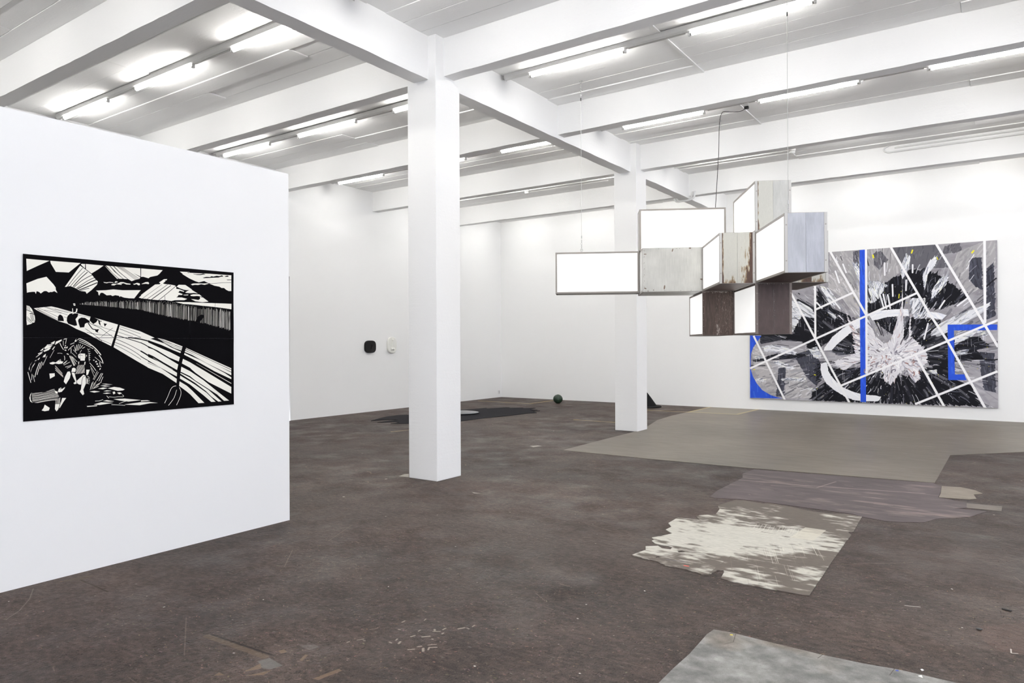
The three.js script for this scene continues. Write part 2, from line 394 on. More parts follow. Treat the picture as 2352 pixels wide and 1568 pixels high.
const PAINTING = [
['gray',746,0,997,-4,996,278,855,366,744,265],
['gray',1072,2,1259,-7,1379,197,1226,303,1070,283],
['grayd',1259,-7,1605,-1,1708,207,1556,208,1409,199,1329,159],
['grayd',1114,40,1176,21,1238,107,1165,195,1123,146],
['grayd',949,10,1003,2,1002,173,970,135,948,98],
['grayl',734,204,996,337,1047,586,962,608,854,438,733,336],
['grayd',1672,16,1784,3,1811,115,1764,221,1746,220,1793,114,1756,78,1709,85,1652,92],
['gray',1765,79,1948,6,2038,3,2037,207,1946,384,1837,455,1718,219],
['grayl',335,1115,489,1038,580,1379,346,1395],
['grayl',30,839,129,941,275,1191,128,1283,41,1120,17,916],
['gray',128,1283,275,1129,262,1380,213,1369],
['dark',275,1104,347,1090,322,1377,250,1380],
['dark',396,978,583,915,673,1061,626,1268,535,1185,443,1014],
['dark',1857,140,1939,135,1946,417,1892,382,1847,314],
['dark',1974,235,2023,184,2033,635,1972,666],
['dark',1917,935,2024,946,2035,1278,1951,1259,1925,1087],
['black',1069,493,1069,446,1154,357,1206,319,1278,271,1409,210,1527,206,1632,269,1764,386,1846,478,1669,559,1554,556,1378,436,1347,617,1069,575],
['black',1089,634,1326,617,1630,658,1705,826,1571,959,1425,914,1365,846,1275,800,1204,730],
['black',695,1230,851,1154,1066,1137,1202,1111,1374,1154,1551,1071,1704,1014,1750,1178,1852,1219,1941,1400,1412,1402,580,1404,580,1318],
['black',398,593,446,421,619,526,809,628,940,654,918,713,808,795,674,891,617,964,490,842,93,801,118,776,397,767],
['black',786,795,940,725,1004,844,1003,950,807,975,730,891],
['black',673,1061,807,1095,1045,1079,1066,1137,850,1237,740,1192],
['black',1705,826,1917,805,1989,881,2024,892,1917,914,1943,1000,1704,1025,1551,1060,1513,937],
['black',616,1049,684,1048,672,1206,626,1256],
['black',619,526,643,332,765,530,919,606,940,678,743,602],
['black',17,1025,129,998,276,953,582,964,466,1002,154,1030,42,1046],
['black',1536,319,1631,469,1669,559,1554,556],
['blackg',93,789,313,791,301,828,105,865],
['white',1070,294,1154,299,1236,338,1205,371,1164,450,1111,495,1069,493],
['white',1349,138,1380,54,1414,86,1399,198,1348,292,1334,217],
['white',1507,261,1556,141,1619,95,1604,178,1546,252,1526,375,1516,397],
['white',1574,400,1632,302,1703,267,1679,360,1612,435,1574,467],
['white',1407,460,1516,464,1544,611,1534,645,1446,645,1407,562],
['white',943,122,997,119,1006,291,985,266,964,194],
['white',665,321,733,336,810,448,788,537,732,469],
['white',398,444,481,460,585,525,630,623,492,595,421,730,397,754],
['white',117,890,216,872,337,891,443,946,431,971,276,947,154,941],
['white',215,1035,276,1028,371,1065,442,1101,395,1111,300,1084],
['white',299,1201,430,1190,535,1197,512,1225,311,1222],
['white',34,1216,103,1204,165,1213,140,1236,53,1235],
['white',560,915,628,891,673,976,628,1006,599,988],
['white',732,541,809,604,787,633,732,578],
['white',42,993,92,979,135,992,92,1018,52,1008],
['white',540,1289,626,1280,615,1311,557,1307],
['white',1562,791,1572,758,1630,692,1762,617,1946,546,1999,516,1972,580,1909,632,1762,716,1630,803,1582,811],
['white',1743,815,1817,777,1899,762,1881,794,1761,870,1733,881],
['white',1742,936,1798,919,1849,914,1835,947,1761,969],
['white',1512,1105,1609,1093,1609,1126,1522,1139],
['white',1890,751,1945,757,1989,795,1944,806],
['ring',685,930,708,883,766,799,848,727,934,672,1011,638,1011,709,933,754,877,805,805,872,761,924],
['ring',1075,594,1123,576,1191,561,1272,556,1355,554,1392,558,1396,616,1334,620,1229,624,1105,655],
['ring',1538,582,1625,596,1683,620,1650,657,1575,641,1533,630],
['ring',663,1046,672,1052,707,1035,721,1056,731,1124,769,1186,836,1262,931,1305,1005,1328,1051,1332,1143,1338,1174,1342,1170,1357,1151,1388,1051,1393,949,1387,874,1359,788,1305,715,1245,677,1177,660,1114],
['flower',774,1035,851,999,917,974,1003,938,1068,798,1053,610,1089,681,1131,798,1203,868,1254,834,1296,685,1342,503,1348,332,1353,503,1358,823,1375,846,1394,801,1407,619,1416,801,1513,914,1552,1004,1513,1049,1473,1106,1492,1162,1443,1214,1399,1153,1379,1074,1314,1132,1283,1190,1252,1237,1201,1204,1181,1088,1066,1126,1066,1008,938,1057,873,1117,807,1083],
['flower',876,534,919,654,1004,797,1008,938,960,962,939,796,897,630],
['blue',3,778,113,784,72,842,34,897,12,958,7,1036,8,1120,27,1186,65,1257,119,1322,199,1368,267,1388,309,1397,-7,1403],
['blue',1003,-6,1048,-5,1050,1401,1003,1400],
['blue',1691,701,2045,706,2044,753,1737,752,1742,1132,1810,1129,1827,1179,1693,1181]];
{ // floor: dark trodden screed, with patches of newer concrete let into it
  const floor = structure(group('floor'), 'dark worn brown screed floor with lighter concrete patches');
  const stroke = (g, P, pts, w, style) => { g.strokeStyle = style; g.lineWidth = w; g.lineCap = 'round'; g.lineJoin = 'round'; g.beginPath(); for (let i = 0; i < pts.length; i += 2) { const q = P(pts[i], pts[i + 1]); i ? g.lineTo(...q) : g.moveTo(...q); } g.stroke(); };
  const fillp = (g, P, pts, style) => { g.fillStyle = style; g.beginPath(); for (let i = 0; i < pts.length; i += 2) { const q = P(pts[i], pts[i + 1]); i ? g.lineTo(...q) : g.moveTo(...q); } g.closePath(); g.fill(); };
  const floorBump = tiled(dataTex(1024, 1024, (x, y, o) => {
    const u = x / 1024, v = y / 1024, k = Math.min(1, Math.min(u, 1 - u) * 16) * Math.min(1, Math.min(v, 1 - v) * 16);
    let h = 150 + k * ((fbm(u * 90, v * 90, 2) - 0.5) * 60 + (fbm(u * 18, v * 18, 3) - 0.5) * 50);
    const c = vn(u * 130 + 40, v * 60); if (c > 0.86) h -= k * (c - 0.86) * 700; o[0] = o[1] = o[2] = h;
  }, false), 0.7, 0.7);
  const floorRough = tiled(dataTex(512, 512, (x, y, o) => { const u = x / 512, v = y / 512, k = Math.min(1, Math.min(u, 1 - u) * 8) * Math.min(1, Math.min(v, 1 - v) * 8); const h = 150 + k * (fbm(u * 12, v * 12, 4) - 0.5) * 120; o[0] = o[1] = o[2] = h; }, false), 0.3, 0.3);
  function slab(x0, x1, z0, z1, W, H, flecks, marks) {
    const [c, g] = noiseCanvas(W, H, (px, py, o) => {
      const x = x0 + (px + 0.5) / W * (x1 - x0), z = z0 + (py + 0.5) / H * (z1 - z0);
      const a = fbm(x * 0.55 + 31, z * 0.55 + 77, 3) - 0.5, b = fbm(x * 2.6, z * 4.2 + 9, 3) - 0.5, d = vn(x * 33, z * 60) - 0.5, e = rnd() - 0.5;
      const k = 1 + a * 0.4 + b * 0.36 + d * 0.36 + e * 0.5, m = vn(x * 1.1 + 200, z * 1.1) - 0.5;
      o[0] = (66 + m * 3) * k; o[1] = (56.5 + m * 3) * k; o[2] = (52 + m * 2) * k;
    });
    const sx = W / (x1 - x0), sz = H / (z1 - z0), P = (x, z) => [(x - x0) * sx, (z - z0) * sz];
    for (let i = 0; i < flecks; i++) {                // pale chips of grit and dark pits in the screed
      const x = rr(0, W), y = rr(0, H), wx = x0 + x / sx, wz = z0 + y / sz;
      if (vn(wx * 0.9 + 50, wz * 0.9 + 3) + rr(-0.25, 0.25) < 0.5) continue;
      const t = rnd(), l = rr(1.5, 7), a = rr(0, 3.14);
      g.strokeStyle = t < 0.42 ? `rgba(${128 + 50 * rnd() | 0},${110 + 42 * rnd() | 0},${94 + 40 * rnd() | 0},${rr(0.25, 0.75)})` : `rgba(26,20,17,${rr(0.3, 0.8)})`;
      g.lineWidth = rr(0.8, 2.2); g.beginPath(); g.moveTo(x, y); g.lineTo(x + Math.cos(a) * l, y + Math.sin(a) * l * 0.7); g.stroke();
    }
    for (let i = 0; i < 260; i++) {                   // longer dark gouges
      const x = rr(0, W), y = rr(0, H), l = rr(6, 26), a = rr(-0.5, 0.5) + (rnd() < 0.3 ? 1.5 : 0);
      g.strokeStyle = `rgba(${rnd() < 0.7 ? '44,34,29' : '150,128,112'},${rr(0.3, 0.7)})`; g.lineWidth = rr(0.8, 2.4); g.beginPath(); g.moveTo(x, y); g.quadraticCurveTo(x + l * 0.5, y + rr(-4, 4), x + Math.cos(a) * l, y + Math.sin(a) * l); g.stroke();
    }
    for (let i = 0; i < 70; i++) { g.fillStyle = `rgba(${rnd() < 0.8 ? '222,216,206' : '170,80,60'},${rr(0.5, 0.95)})`; g.beginPath(); g.ellipse(rr(0, W), rr(0, H), rr(1, 3), rr(0.8, 2), rr(0, 3), 0, 7); g.fill(); }
    marks(g, P, sx);
    const geo = new THREE.BoxGeometry(x1 - x0, 0.2, z1 - z0); geo.translate((x0 + x1) / 2, -0.1, (z0 + z1) / 2);
    const uv = geo.attributes.uv, p = geo.attributes.position; for (let i = 0; i < p.count; i++) uv.setXY(i, (p.getX(i) - x0) / (x1 - x0), 1 - (p.getZ(i) - z0) / (z1 - z0));
    const bx = floorBump.clone(); bx.repeat.set((x1 - x0) * 0.7, (z1 - z0) * 0.7); const rx = floorRough.clone(); rx.repeat.set((x1 - x0) * 0.3, (z1 - z0) * 0.3);
    mesh('floor_slab', geo, new THREE.MeshPhysicalMaterial({ roughness: 1.0, specularIntensity: 0.36, map: canvasTex(c), bumpMap: bx, bumpScale: 0.009, roughnessMap: rx }), floor);
  }
  const GROOVES = [[-3.235, -2.003, -2.794, -2.02], [-4.636, -2.044, -4.292, -2.037], [-4.852, -6.079, -4.807, -6.807, -4.852, -7.559], [-4.835, -5.249, -4.822, -5.573], [-0.71, -5.537, -0.561, -5.563, -0.454, -5.534]];
  const CHIPS = [[-2.785, -1.975, -2.769, -2.026, -2.653, -2.011, -2.666, -1.958, -2.705, -1.941], [-2.745, -1.871, -2.755, -1.968, -2.708, -1.939], [-2.704, -1.857, -2.655, -1.958, -2.646, -1.905], [-2.635, -2.086, -2.662, -2.141, -2.644, -2.144, -2.617, -2.089], [-2.798, -2.096, -2.789, -2.122, -2.75, -2.11, -2.763, -2.082], [-2.442, -2.003, -2.421, -2.133, -2.394, -2.126, -2.412, -2.01], [-2.821, -1.777, -2.832, -1.812, -2.785, -1.81], [-4.728, -1.918, -4.718, -2.072, -4.67, -2.137, -4.643, -2.056]];
  const YELLOW = [[-10.764, -14.055, -9.223, -14.036, -9.241, -15.119], [-6.235, -14.011, -4.331, -14.122, -4.275, -15.296], [-5.318, -14.037, -5.326, -15.3], [-6.585, -11.553, -5.764, -11.557], [-8.202, -8.383, -8.139, -8.699]];
  slab(-4.9, 0.7, -6.3, -1.0, 2048, 1940, 42000, (g, P, s) => {
    GROOVES.forEach((l, i) => { stroke(g, P, l, (i ? 0.012 : 0.035) * s, i ? 'rgba(48,36,30,.75)' : 'rgba(104,88,72,.6)'); });
    stroke(g, P, [-3.235, -2.028, -2.79, -2.05], 0.012 * s, 'rgba(36,28,24,.9)');
    CHIPS.forEach((l, i) => fillp(g, P, l, i === 0 ? 'rgba(104,100,97,.85)' : i === 7 ? 'rgba(88,76,64,.6)' : 'rgba(118,98,79,.8)'));
    fillp(g, P, [-2.764, -2.188, -2.719, -2.239, -2.669, -2.233, -2.683, -2.184], 'rgba(120,116,112,.4)');
    stroke(g, P, [-4.305, -1.528, -4.388, -1.62, -4.544, -1.729, -4.719, -1.815], 0.006 * s, 'rgba(150,140,130,.45)');
    fillp(g, P, [-0.105, -4.255, 0.091, -4.451, 0.3, -4.4, 0.3, -4.0, 0.082, -4.0, -0.011, -3.977, -0.072, -4.071], 'rgba(120,92,84,.22)');
    stroke(g, P, [0.032, -4.039, 0.033, -3.988, 0.058, -3.998], 0.005 * s, 'rgba(225,220,212,.9)');
    stroke(g, P, [-0.436, -4.383, -0.367, -4.402], 0.008 * s, 'rgba(220,218,210,.7)');
    for (let i = 0; i < 26; i++) { const x = rr(-2.6, -2.2), z = rr(-2.9, -2.35); stroke(g, P, [x, z, x + rr(-0.02, 0.03), z + rr(-0.03, 0.03)], rr(2, 5), 'rgba(205,196,180,.55)'); }
    for (let i = 0; i < 14; i++) { const x = rr(-4.6, 0.4), z = rr(-5.8, -1.4), l = rr(0.1, 0.6), a = rr(0, 3.1); stroke(g, P, [x, z, x + l * Math.cos(a), z + l * Math.sin(a)], rr(1, 2), 'rgba(160,142,126,.4)'); }
    fillp(g, P, [-4.227, -5.398, -4.1, -5.385, -4.167, -5.356], 'rgba(170,166,160,.7)');
  });
  slab(XL, -4.9, -6.3, -1.0, 1024, 1024, 2500, (g, P, s) => { fillp(g, P, [-5.387, -5.591, -5.424, -5.722, -5.395, -5.763, -5.264, -5.622], 'rgba(170,166,158,.85)'); });
  slab(XL, 0.7, ZB - 0.2, -6.3, 2048, 1700, 9000, (g, P, s) => {
    YELLOW.forEach((l) => { stroke(g, P, l, 0.075 * s, 'rgba(196,172,108,.75)'); for (let i = 0; i < 60; i++) { const t = rnd(), k = 2 * Math.floor(rnd() * (l.length / 2 - 1)); const x = l[k] + (l[k + 2] - l[k]) * t, z = l[k + 1] + (l[k + 3] - l[k + 1]) * t; stroke(g, P, [x - 0.05, z + rr(-0.02, 0.02), x + 0.05, z + rr(-0.02, 0.02)], rr(1, 4), 'rgba(98,86,78,.5)'); } });
    GROOVES.slice(2, 3).forEach((l) => stroke(g, P, l, 0.014 * s, 'rgba(58,44,36,.8)'));
    fillp(g, P, [-5.437, -8.26, -5.372, -8.37, -5.289, -8.356, -5.332, -8.193], 'rgba(175,170,162,.9)');
  });
  const plainFloor = std(lin(0.058, 0.045, 0.04), 0.7, 0, { bumpMap: floorBump, bumpScale: 0.004 });
  mesh('floor_slab', box(XL, XR, -0.2, 0, -1.0, ZF), plainFloor, floor);
  mesh('floor_slab', box(0.7, XR, -0.2, 0, ZB, -1.0), plainFloor, floor);

  function patch(name, label, pts, holes, thick, mat, tw, th, paint, rough) {
    let x0 = 1e9, x1 = -1e9, z0 = 1e9, z1 = -1e9; for (let i = 0; i < pts.length; i += 2) { x0 = Math.min(x0, pts[i]); x1 = Math.max(x1, pts[i]); z0 = Math.min(z0, pts[i + 1]); z1 = Math.max(z1, pts[i + 1]); }
    const path = (l, T) => { const s = new T(); for (let i = 0; i < l.length; i += 2) i ? s.lineTo(l[i], -l[i + 1]) : s.moveTo(l[i], -l[i + 1]); s.closePath(); return s; };
    const sh = path(pts, THREE.Shape); for (const h of holes) sh.holes.push(path(h, THREE.Path));
    const geo = new THREE.ExtrudeGeometry(sh, { depth: thick, bevelEnabled: false }); geo.rotateX(-Math.PI / 2); geo.translate(0, 0.0004, 0);
    const uv = geo.attributes.uv, p = geo.attributes.position; for (let i = 0; i < p.count; i++) uv.setXY(i, (p.getX(i) - x0) / (x1 - x0), 1 - (p.getZ(i) - z0) / (z1 - z0));
    const [c, g] = noiseCanvas(tw, th, (px, py, o) => mat(x0 + px / tw * (x1 - x0), z0 + py / th * (z1 - z0), o));
    if (paint) paint(g, (x, z) => [(x - x0) / (x1 - x0) * tw, (z - z0) / (z1 - z0) * th], tw / (x1 - x0));
    const bx = floorBump.clone(); bx.repeat.set((x1 - x0) * 0.9, (z1 - z0) * 0.9);
    const o = mesh(name, geo, new THREE.MeshPhysicalMaterial({ roughness: rough, specularIntensity: 0.4, map: canvasTex(c), bumpMap: bx, bumpScale: 0.0012 }), floor); o.userData.label = label; return o;
  }
  // large smooth concrete field in front of the back wall
  patch('concrete_patch', 'large smooth grey concrete patch beside the far column', [-4.843, -8.17, -4.864, -9.3, -4.873, -10.487, -5.0, -11.3, -5.25, -12.3, -5.33, -13.2, -5.33, ZB, 0.7, ZB, 0.7, -11.3, 0.25, -11.3, -0.53, -10.465, -0.558, -8.34, -1.557, -8.25, -2.451, -8.16, -3.528, -8.14], [], 0.003, (x, z, o) => {
    const a = fbm(x * 0.8 + 4, z * 0.8, 4) - 0.5, b = fbm(x * 5, z * 16 + 3, 3) - 0.5, e = rnd() - 0.5, k = 1 + a * 0.36 + b * 0.22 + e * 0.07;
    o[0] = 106 * k; o[1] = 98 * k; o[2] = 89 * k;
  }, 1400, 1400, (g, P, s) => { for (let i = 0; i < 60; i++) { const x = rr(-4.8, 0.2), z = rr(-15, -8.3); stroke(g, P, [x, z, x + rr(-0.05, 0.1), z + rr(-0.03, 0.03)], rr(0.6, 1.6), `rgba(${rnd() < 0.5 ? '60,54,48' : '200,194,184'},.5)`); } fillp(g, P, [-5.33, -14.1, -4.33, -14.1, -4.28, ZB, -5.33, ZB], 'rgba(150,140,122,.45)'); for (const l of [[-5.33, -14.06, -4.331, -14.122, -4.275, -15.36], [-5.31, -14.037, -5.318, -15.36]]) stroke(g, P, l, 0.07 * s, 'rgba(188,168,110,.7)'); }, 0.42);
  // mauve painted patch
  const MAUVE = [-2.329, -7.776, -2.3, -8.12, -1.913, -8.14, -1.47, -8.2, -1.13, -8.234, -0.789, -8.281, -0.571, -8.32, -0.487, -8.144, -0.478, -7.801, -0.481, -7.582, -0.256, -7.459, -0.249, -7.241, -0.336, -7.152, -0.098, -7.19, -0.217, -6.881, -0.438, -6.651, -0.502, -6.475, -0.649, -6.387, -0.773, -6.347, -0.942, -6.398, -1.024, -6.456, -1.359, -6.48, -1.544, -6.49, -1.724, -6.5, -1.847, -6.51, -2.024, -6.48, -2.18, -6.42, -2.236, -6.452, -2.269, -6.766, -2.257, -7.536];
  patch('painted_patch', 'mauve grey scuffed patch behind the pale patch', MAUVE, [], 0.0025, (x, z, o) => {
    const a = fbm(x * 1.6 + 4, z * 1.6, 4) - 0.5, b = fbm(x * 6 + 11, z * 18 + 3, 3) - 0.5, e = rnd() - 0.5, k = 1 + a * 0.3 + b * 0.24 + e * 0.08; let t = fbm(x * 3 + 70, z * 9, 4); t = t > 0.62 ? (t - 0.62) * 3 : 0;
    o[0] = 84 * k + 60 * t; o[1] = 75 * k + 53 * t; o[2] = 76 * k + 46 * t;
  }, 1024, 900, (g, P, s) => {
    stroke(g, P, [-2.25, -7.4, -1.5, -7.5, -0.6, -7.7], 0.02 * s, 'rgba(168,152,146,.6)'); stroke(g, P, [-1.9, -7.3, -1.5, -7.42, -1.4, -7.85], 0.018 * s, 'rgba(164,148,142,.5)');
    for (let i = 0; i < 90; i++) { const x = rr(-2.2, -0.3), z = rr(-8.1, -6.5), l = rr(0.02, 0.22); stroke(g, P, [x, z, x + l, z + rr(-0.04, 0.04)], rr(1, 4), `rgba(${rnd() < 0.65 ? '178,160,150' : '84,74,74'},${rr(0.2, 0.55)})`); }
  }, 0.6);
  const pale = (x, z, o) => { const b = fbm(x * 9, z * 26, 3) - 0.5, k = 1 + b * 0.2 + (rnd() - 0.5) * 0.08; o[0] = 128 * k; o[1] = 119 * k; o[2] = 109 * k; };
  patch('concrete_patch', 'small pale ragged patch at the right end of the mauve patch', [-0.489, -8.183, -0.327, -8.225, -0.21, -8.129, -0.147, -7.998, -0.216, -7.901, -0.189, -7.706, -0.241, -7.637, -0.476, -7.585, -0.473, -7.804], [], 0.0035, pale, 256, 256, null, 0.6);
  patch('concrete_patch', 'narrow grey strip patch right of the mauve patch', [-0.255, -7.447, 0.004, -7.471, -0.002, -7.254, -0.249, -7.241], [], 0.003, (x, z, o) => { pale(x, z, o); o[0] *= 0.86; o[1] *= 0.86; o[2] *= 0.88; }, 256, 256, null, 0.6);
  // the pale worn patch in the middle of the floor
  const LIGHT = [-2.058, -4.377, -2.049, -4.448, -2.029, -4.54, -2.065, -4.621, -1.998, -4.681, -1.949, -4.638, -1.891, -4.647, -1.899, -4.701, -1.937, -4.722, -1.989, -4.717, -2.042, -4.729, -2.087, -4.778, -2.082, -4.814, -2.12, -4.854, -2.08, -4.932, -2.037, -5.046, -2.121, -5.121, -2.117, -5.226, -2.18, -5.317, -2.183, -5.454, -2.185, -5.526, -2.125, -5.533, -2.015, -5.565, -2.066, -5.634, -2.066, -5.705, -1.962, -5.8, -1.996, -6.007, -2.057, -6.129, -2.011, -6.354, -1.989, -6.434, -1.904, -6.461, -1.756, -6.425, -1.654, -6.444, -1.529, -6.433, -1.443, -6.398, -1.308, -6.353, -1.148, -6.36, -1.062, -6.417, -0.942, -6.397, -0.936, -6.206, -0.921, -5.845, -0.957, -5.821, -0.919, -5.743, -0.921, -5.48, -0.914, -5.023, -0.906, -4.562, -0.898, -4.241, -0.929, -4.23, -1.158, -4.228, -1.317, -4.23, -1.407, -4.247, -1.429, -4.384, -1.444, -4.41, -1.477, -4.389, -1.49, -4.272, -1.53, -4.257, -1.623, -4.29, -1.722, -4.298, -1.783, -4.294, -1.852, -4.339, -1.947, -4.355];
  patch('screed_patch', 'pale grey scraped patch with a ragged left edge', LIGHT, [[-1.842, -4.645, -1.815, -4.663, -1.785, -4.654, -1.816, -4.61], [-1.909, -4.43, -1.898, -4.448, -1.879, -4.441, -1.894, -4.412]], 0.005, (x, z, o) => {
    const n = fbm(x * 3.1 + 3, z * 3.0 + 8, 5) * 0.56 + fbm(x * 10 + 20, z * 26, 4) * 0.44, far = Math.max(0, Math.min(0.1, (-5.6 - z) * 0.3)), right = Math.max(0, Math.min(0.05, (x + 1.2) * 0.4));
    let t = (n - 0.43 - far - right) * 8; if (x < -1.5 && z > -5.5) t += 0.45; t = t < 0 ? 0 : t > 1 ? 1 : t; const g = 1 + (fbm(x * 30, z * 70, 2) - 0.5) * 0.12 + (rnd() - 0.5) * 0.05;
    o[0] = (96 + 92 * t) * g; o[1] = (88 + 97 * t) * g; o[2] = (81 + 94 * t) * g;
  }, 1024, 1400, (g, P, s) => {
    fillp(g, P, [-1.28, -5.42, -1.12, -5.42, -1.1, -5.78, -1.25, -5.78], 'rgba(198,192,178,.75)');
    for (let i = 0; i < 16; i++) { const x = -1.6 + i * 0.022 + rr(-0.006, 0.006); stroke(g, P, [x, -5.36, x + 0.03, -5.52, x + 0.01, -5.68], rr(1.5, 5), `rgba(208,204,192,${rr(0.3, 0.8)})`); }
    for (let i = 0; i < 46; i++) { const x = rr(-1.5, -1.05), z = rr(-5.3, -4.4), l = rr(0.06, 0.3); stroke(g, P, [x, z, x + l * 0.35, z + l], rr(1, 3), `rgba(${rnd() < 0.6 ? '215,211,198' : '116,106,98'},${rr(0.3, 0.75)})`); }
    for (let i = 0; i < 30; i++) { const x = rr(-2.1, -1), z = rr(-6.4, -4.3); stroke(g, P, [x, z, x + rr(0.05, 0.3), z + rr(-0.02, 0.02)], rr(1, 3), `rgba(90,80,74,${rr(0.2, 0.5)})`); }
    stroke(g, P, [-1.68, -4.36, -1.655, -4.36], 0.014 * s, 'rgba(220,90,80,.85)'); stroke(g, P, [-1.83, -4.42, -1.7, -4.43], 3, 'rgba(120,120,160,.5)');
  }, 0.62);
  // concrete plate at the near edge
  patch('concrete_patch', 'grey cracked concrete patch at the bottom edge of the view', [-1.187, -3.472, -1.116, -3.485, -0.931, -3.477, -0.682, -3.47, -0.513, -3.479, -0.373, -3.501, 0.4, -3.5, 0.4, -1.2, -1.19, -1.2, -1.194, -2.961, -1.187, -3.137, -1.193, -3.32, -1.196, -3.396], [], 0.004, (x, z, o) => {
    const a = fbm(x * 3.2 + 4, z * 3.2, 5) - 0.5, b = fbm(x * 16, z * 18, 4), e = rnd() - 0.5, st = Math.max(0, fbm(x * 2 + 40, z * 2.6 + 7, 3) - 0.56) * 4, k = 1 + a * 0.34 + (b - 0.5) * 0.6 + e * 0.16;
    o[0] = 122 * k - 4 * st; o[1] = 121 * k - 18 * st; o[2] = 118 * k - 30 * st;
  }, 900, 1200, (g, P, s) => {
    stroke(g, P, [-1.08, -3.48, -1.06, -3.38, -1.09, -3.33], 1.6, 'rgba(60,54,48,.8)'); stroke(g, P, [-0.68, -3.47, -0.69, -3.42], 1.6, 'rgba(60,54,48,.8)'); stroke(g, P, [-0.39, -3.5, -0.4, -3.42], 1.6, 'rgba(60,54,48,.8)');
    for (let i = 0; i < 8; i++) { let x = rr(-1.1, 0.2), z = rr(-3.4, -2); const l = []; for (let k = 0; k < 6; k++) { l.push(x, z); x += rr(-0.06, 0.12); z += rr(-0.02, 0.1); } stroke(g, P, l, 1, 'rgba(74,66,58,.6)'); }
    fillp(g, P, [-1.1, -3.46, -1.09, -3.465, -1.085, -3.455, -1.1, -3.45], 'rgba(225,205,60,.95)'); fillp(g, P, [-0.385, -3.49, -0.375, -3.495, -0.372, -3.48, -0.384, -3.478], 'rgba(60,80,170,.9)'); fillp(g, P, [-0.3, -3.48, -0.287, -3.5, -0.28, -3.47], 'rgba(240,238,232,.95)');
  }, 0.6);
}

// walls
structure(mesh('wall_left', merge([box(XL - 0.3, XL, 0, HC + 0.2, ZB - 0.3, -8.55), box(XL - 0.3, XL, 0, HC + 0.2, -7.6, ZF + 0.3), box(XL - 0.3, XL, 2.72, HC + 0.2, -8.55, -7.6)]), WALL), 'white plastered left wall');
structure(mesh('door_1', box(XL - 0.28, XL - 0.22, 0, 2.72, -8.55, -7.6), std(lin(0.5, 0.48, 0.46), 0.6)), 'set-back door in the left wall');
structure(mesh('wall_back', box(XL, XR + 0.3, 0, HC + 0.2, ZB - 0.3, ZB), WALL), 'white plastered back wall behind the big painting');
structure(mesh('wall_partition', box(-4.937, -4.797, 0, 2.838, -3.708, 2.6), PARTITION), 'free-standing white partition wall holding the papercut');
{ // window walls right of the viewer, and behind with windows added for light
  const pane = new THREE.MeshPhysicalMaterial({ color: 0xffffff, roughness: 0, transmission: 1, thickness: 0, ior: 1.5 });
  let count = 0;
  // along: positions of the window centres along the wall; map(s0, s1, y0, y1, d0, d1) makes a box, d measured outwards
  function windowWall(name, label, from, to, centres, place, what) {
    const parts = [], W2 = 1.15, Y0 = 0.9, Y1 = 3.95;
    parts.push(place(from, to, 0, Y0, 0, 0.3), place(from, to, Y1, HC + 0.2, 0, 0.3));
    let s = from; for (const c of centres) { parts.push(place(s, c - W2, Y0, Y1, 0, 0.3)); s = c + W2; } parts.push(place(s, to, Y0, Y1, 0, 0.3));
    structure(mesh(name, merge(parts), WALL), label);
    for (const c of centres) {
      const w = structure(group('window_' + ++count), what), b = 0.03;
      mesh('window_frame', merge([place(c - W2, c + W2, Y0, Y0 + 2 * b, 0.1, 0.16), place(c - W2, c + W2, Y1 - 2 * b, Y1, 0.1, 0.16), place(c - W2, c - W2 + 2 * b, Y0, Y1, 0.1, 0.16), place(c + W2 - 2 * b, c + W2, Y0, Y1, 0.1, 0.16), place(c - b, c + b, Y0, Y1, 0.11, 0.15), place(c - W2, c + W2, 2.9 - b, 2.9 + b, 0.11, 0.15)]), WHITE_METAL, w);
      for (const [a0, a1] of [[c - W2 + 0.06, c - b], [c + b, c + W2 - 0.06]]) for (const [y0, y1] of [[Y0 + 0.06, 2.9 - b], [2.9 + b, Y1 - 0.06]]) mesh('pane', place(a0, a1, y0, y1, 0.129, 0.131), pane, w);
    }
  }
  windowWall('wall_right', 'white wall with a row of windows, out of view to the right', ZB, ZF, [-13.9, -10.9, -7.9, -4.9, -1.9, 1.1], (s0, s1, y0, y1, d0, d1) => box(XR + d0, XR + d1, y0, y1, s0, s1), 'tall steel window in the right wall');
  windowWall('wall_front', 'white wall behind the viewer with windows added for light', XL, XR, [-3.2, -0.4, 2.4, 5.2], (s0, s1, y0, y1, d0, d1) => box(s0, s1, y0, y1, ZF + d0, ZF + d1), 'tall steel window added behind the viewer for daylight');  // rear windows are added to light the near column faces
}
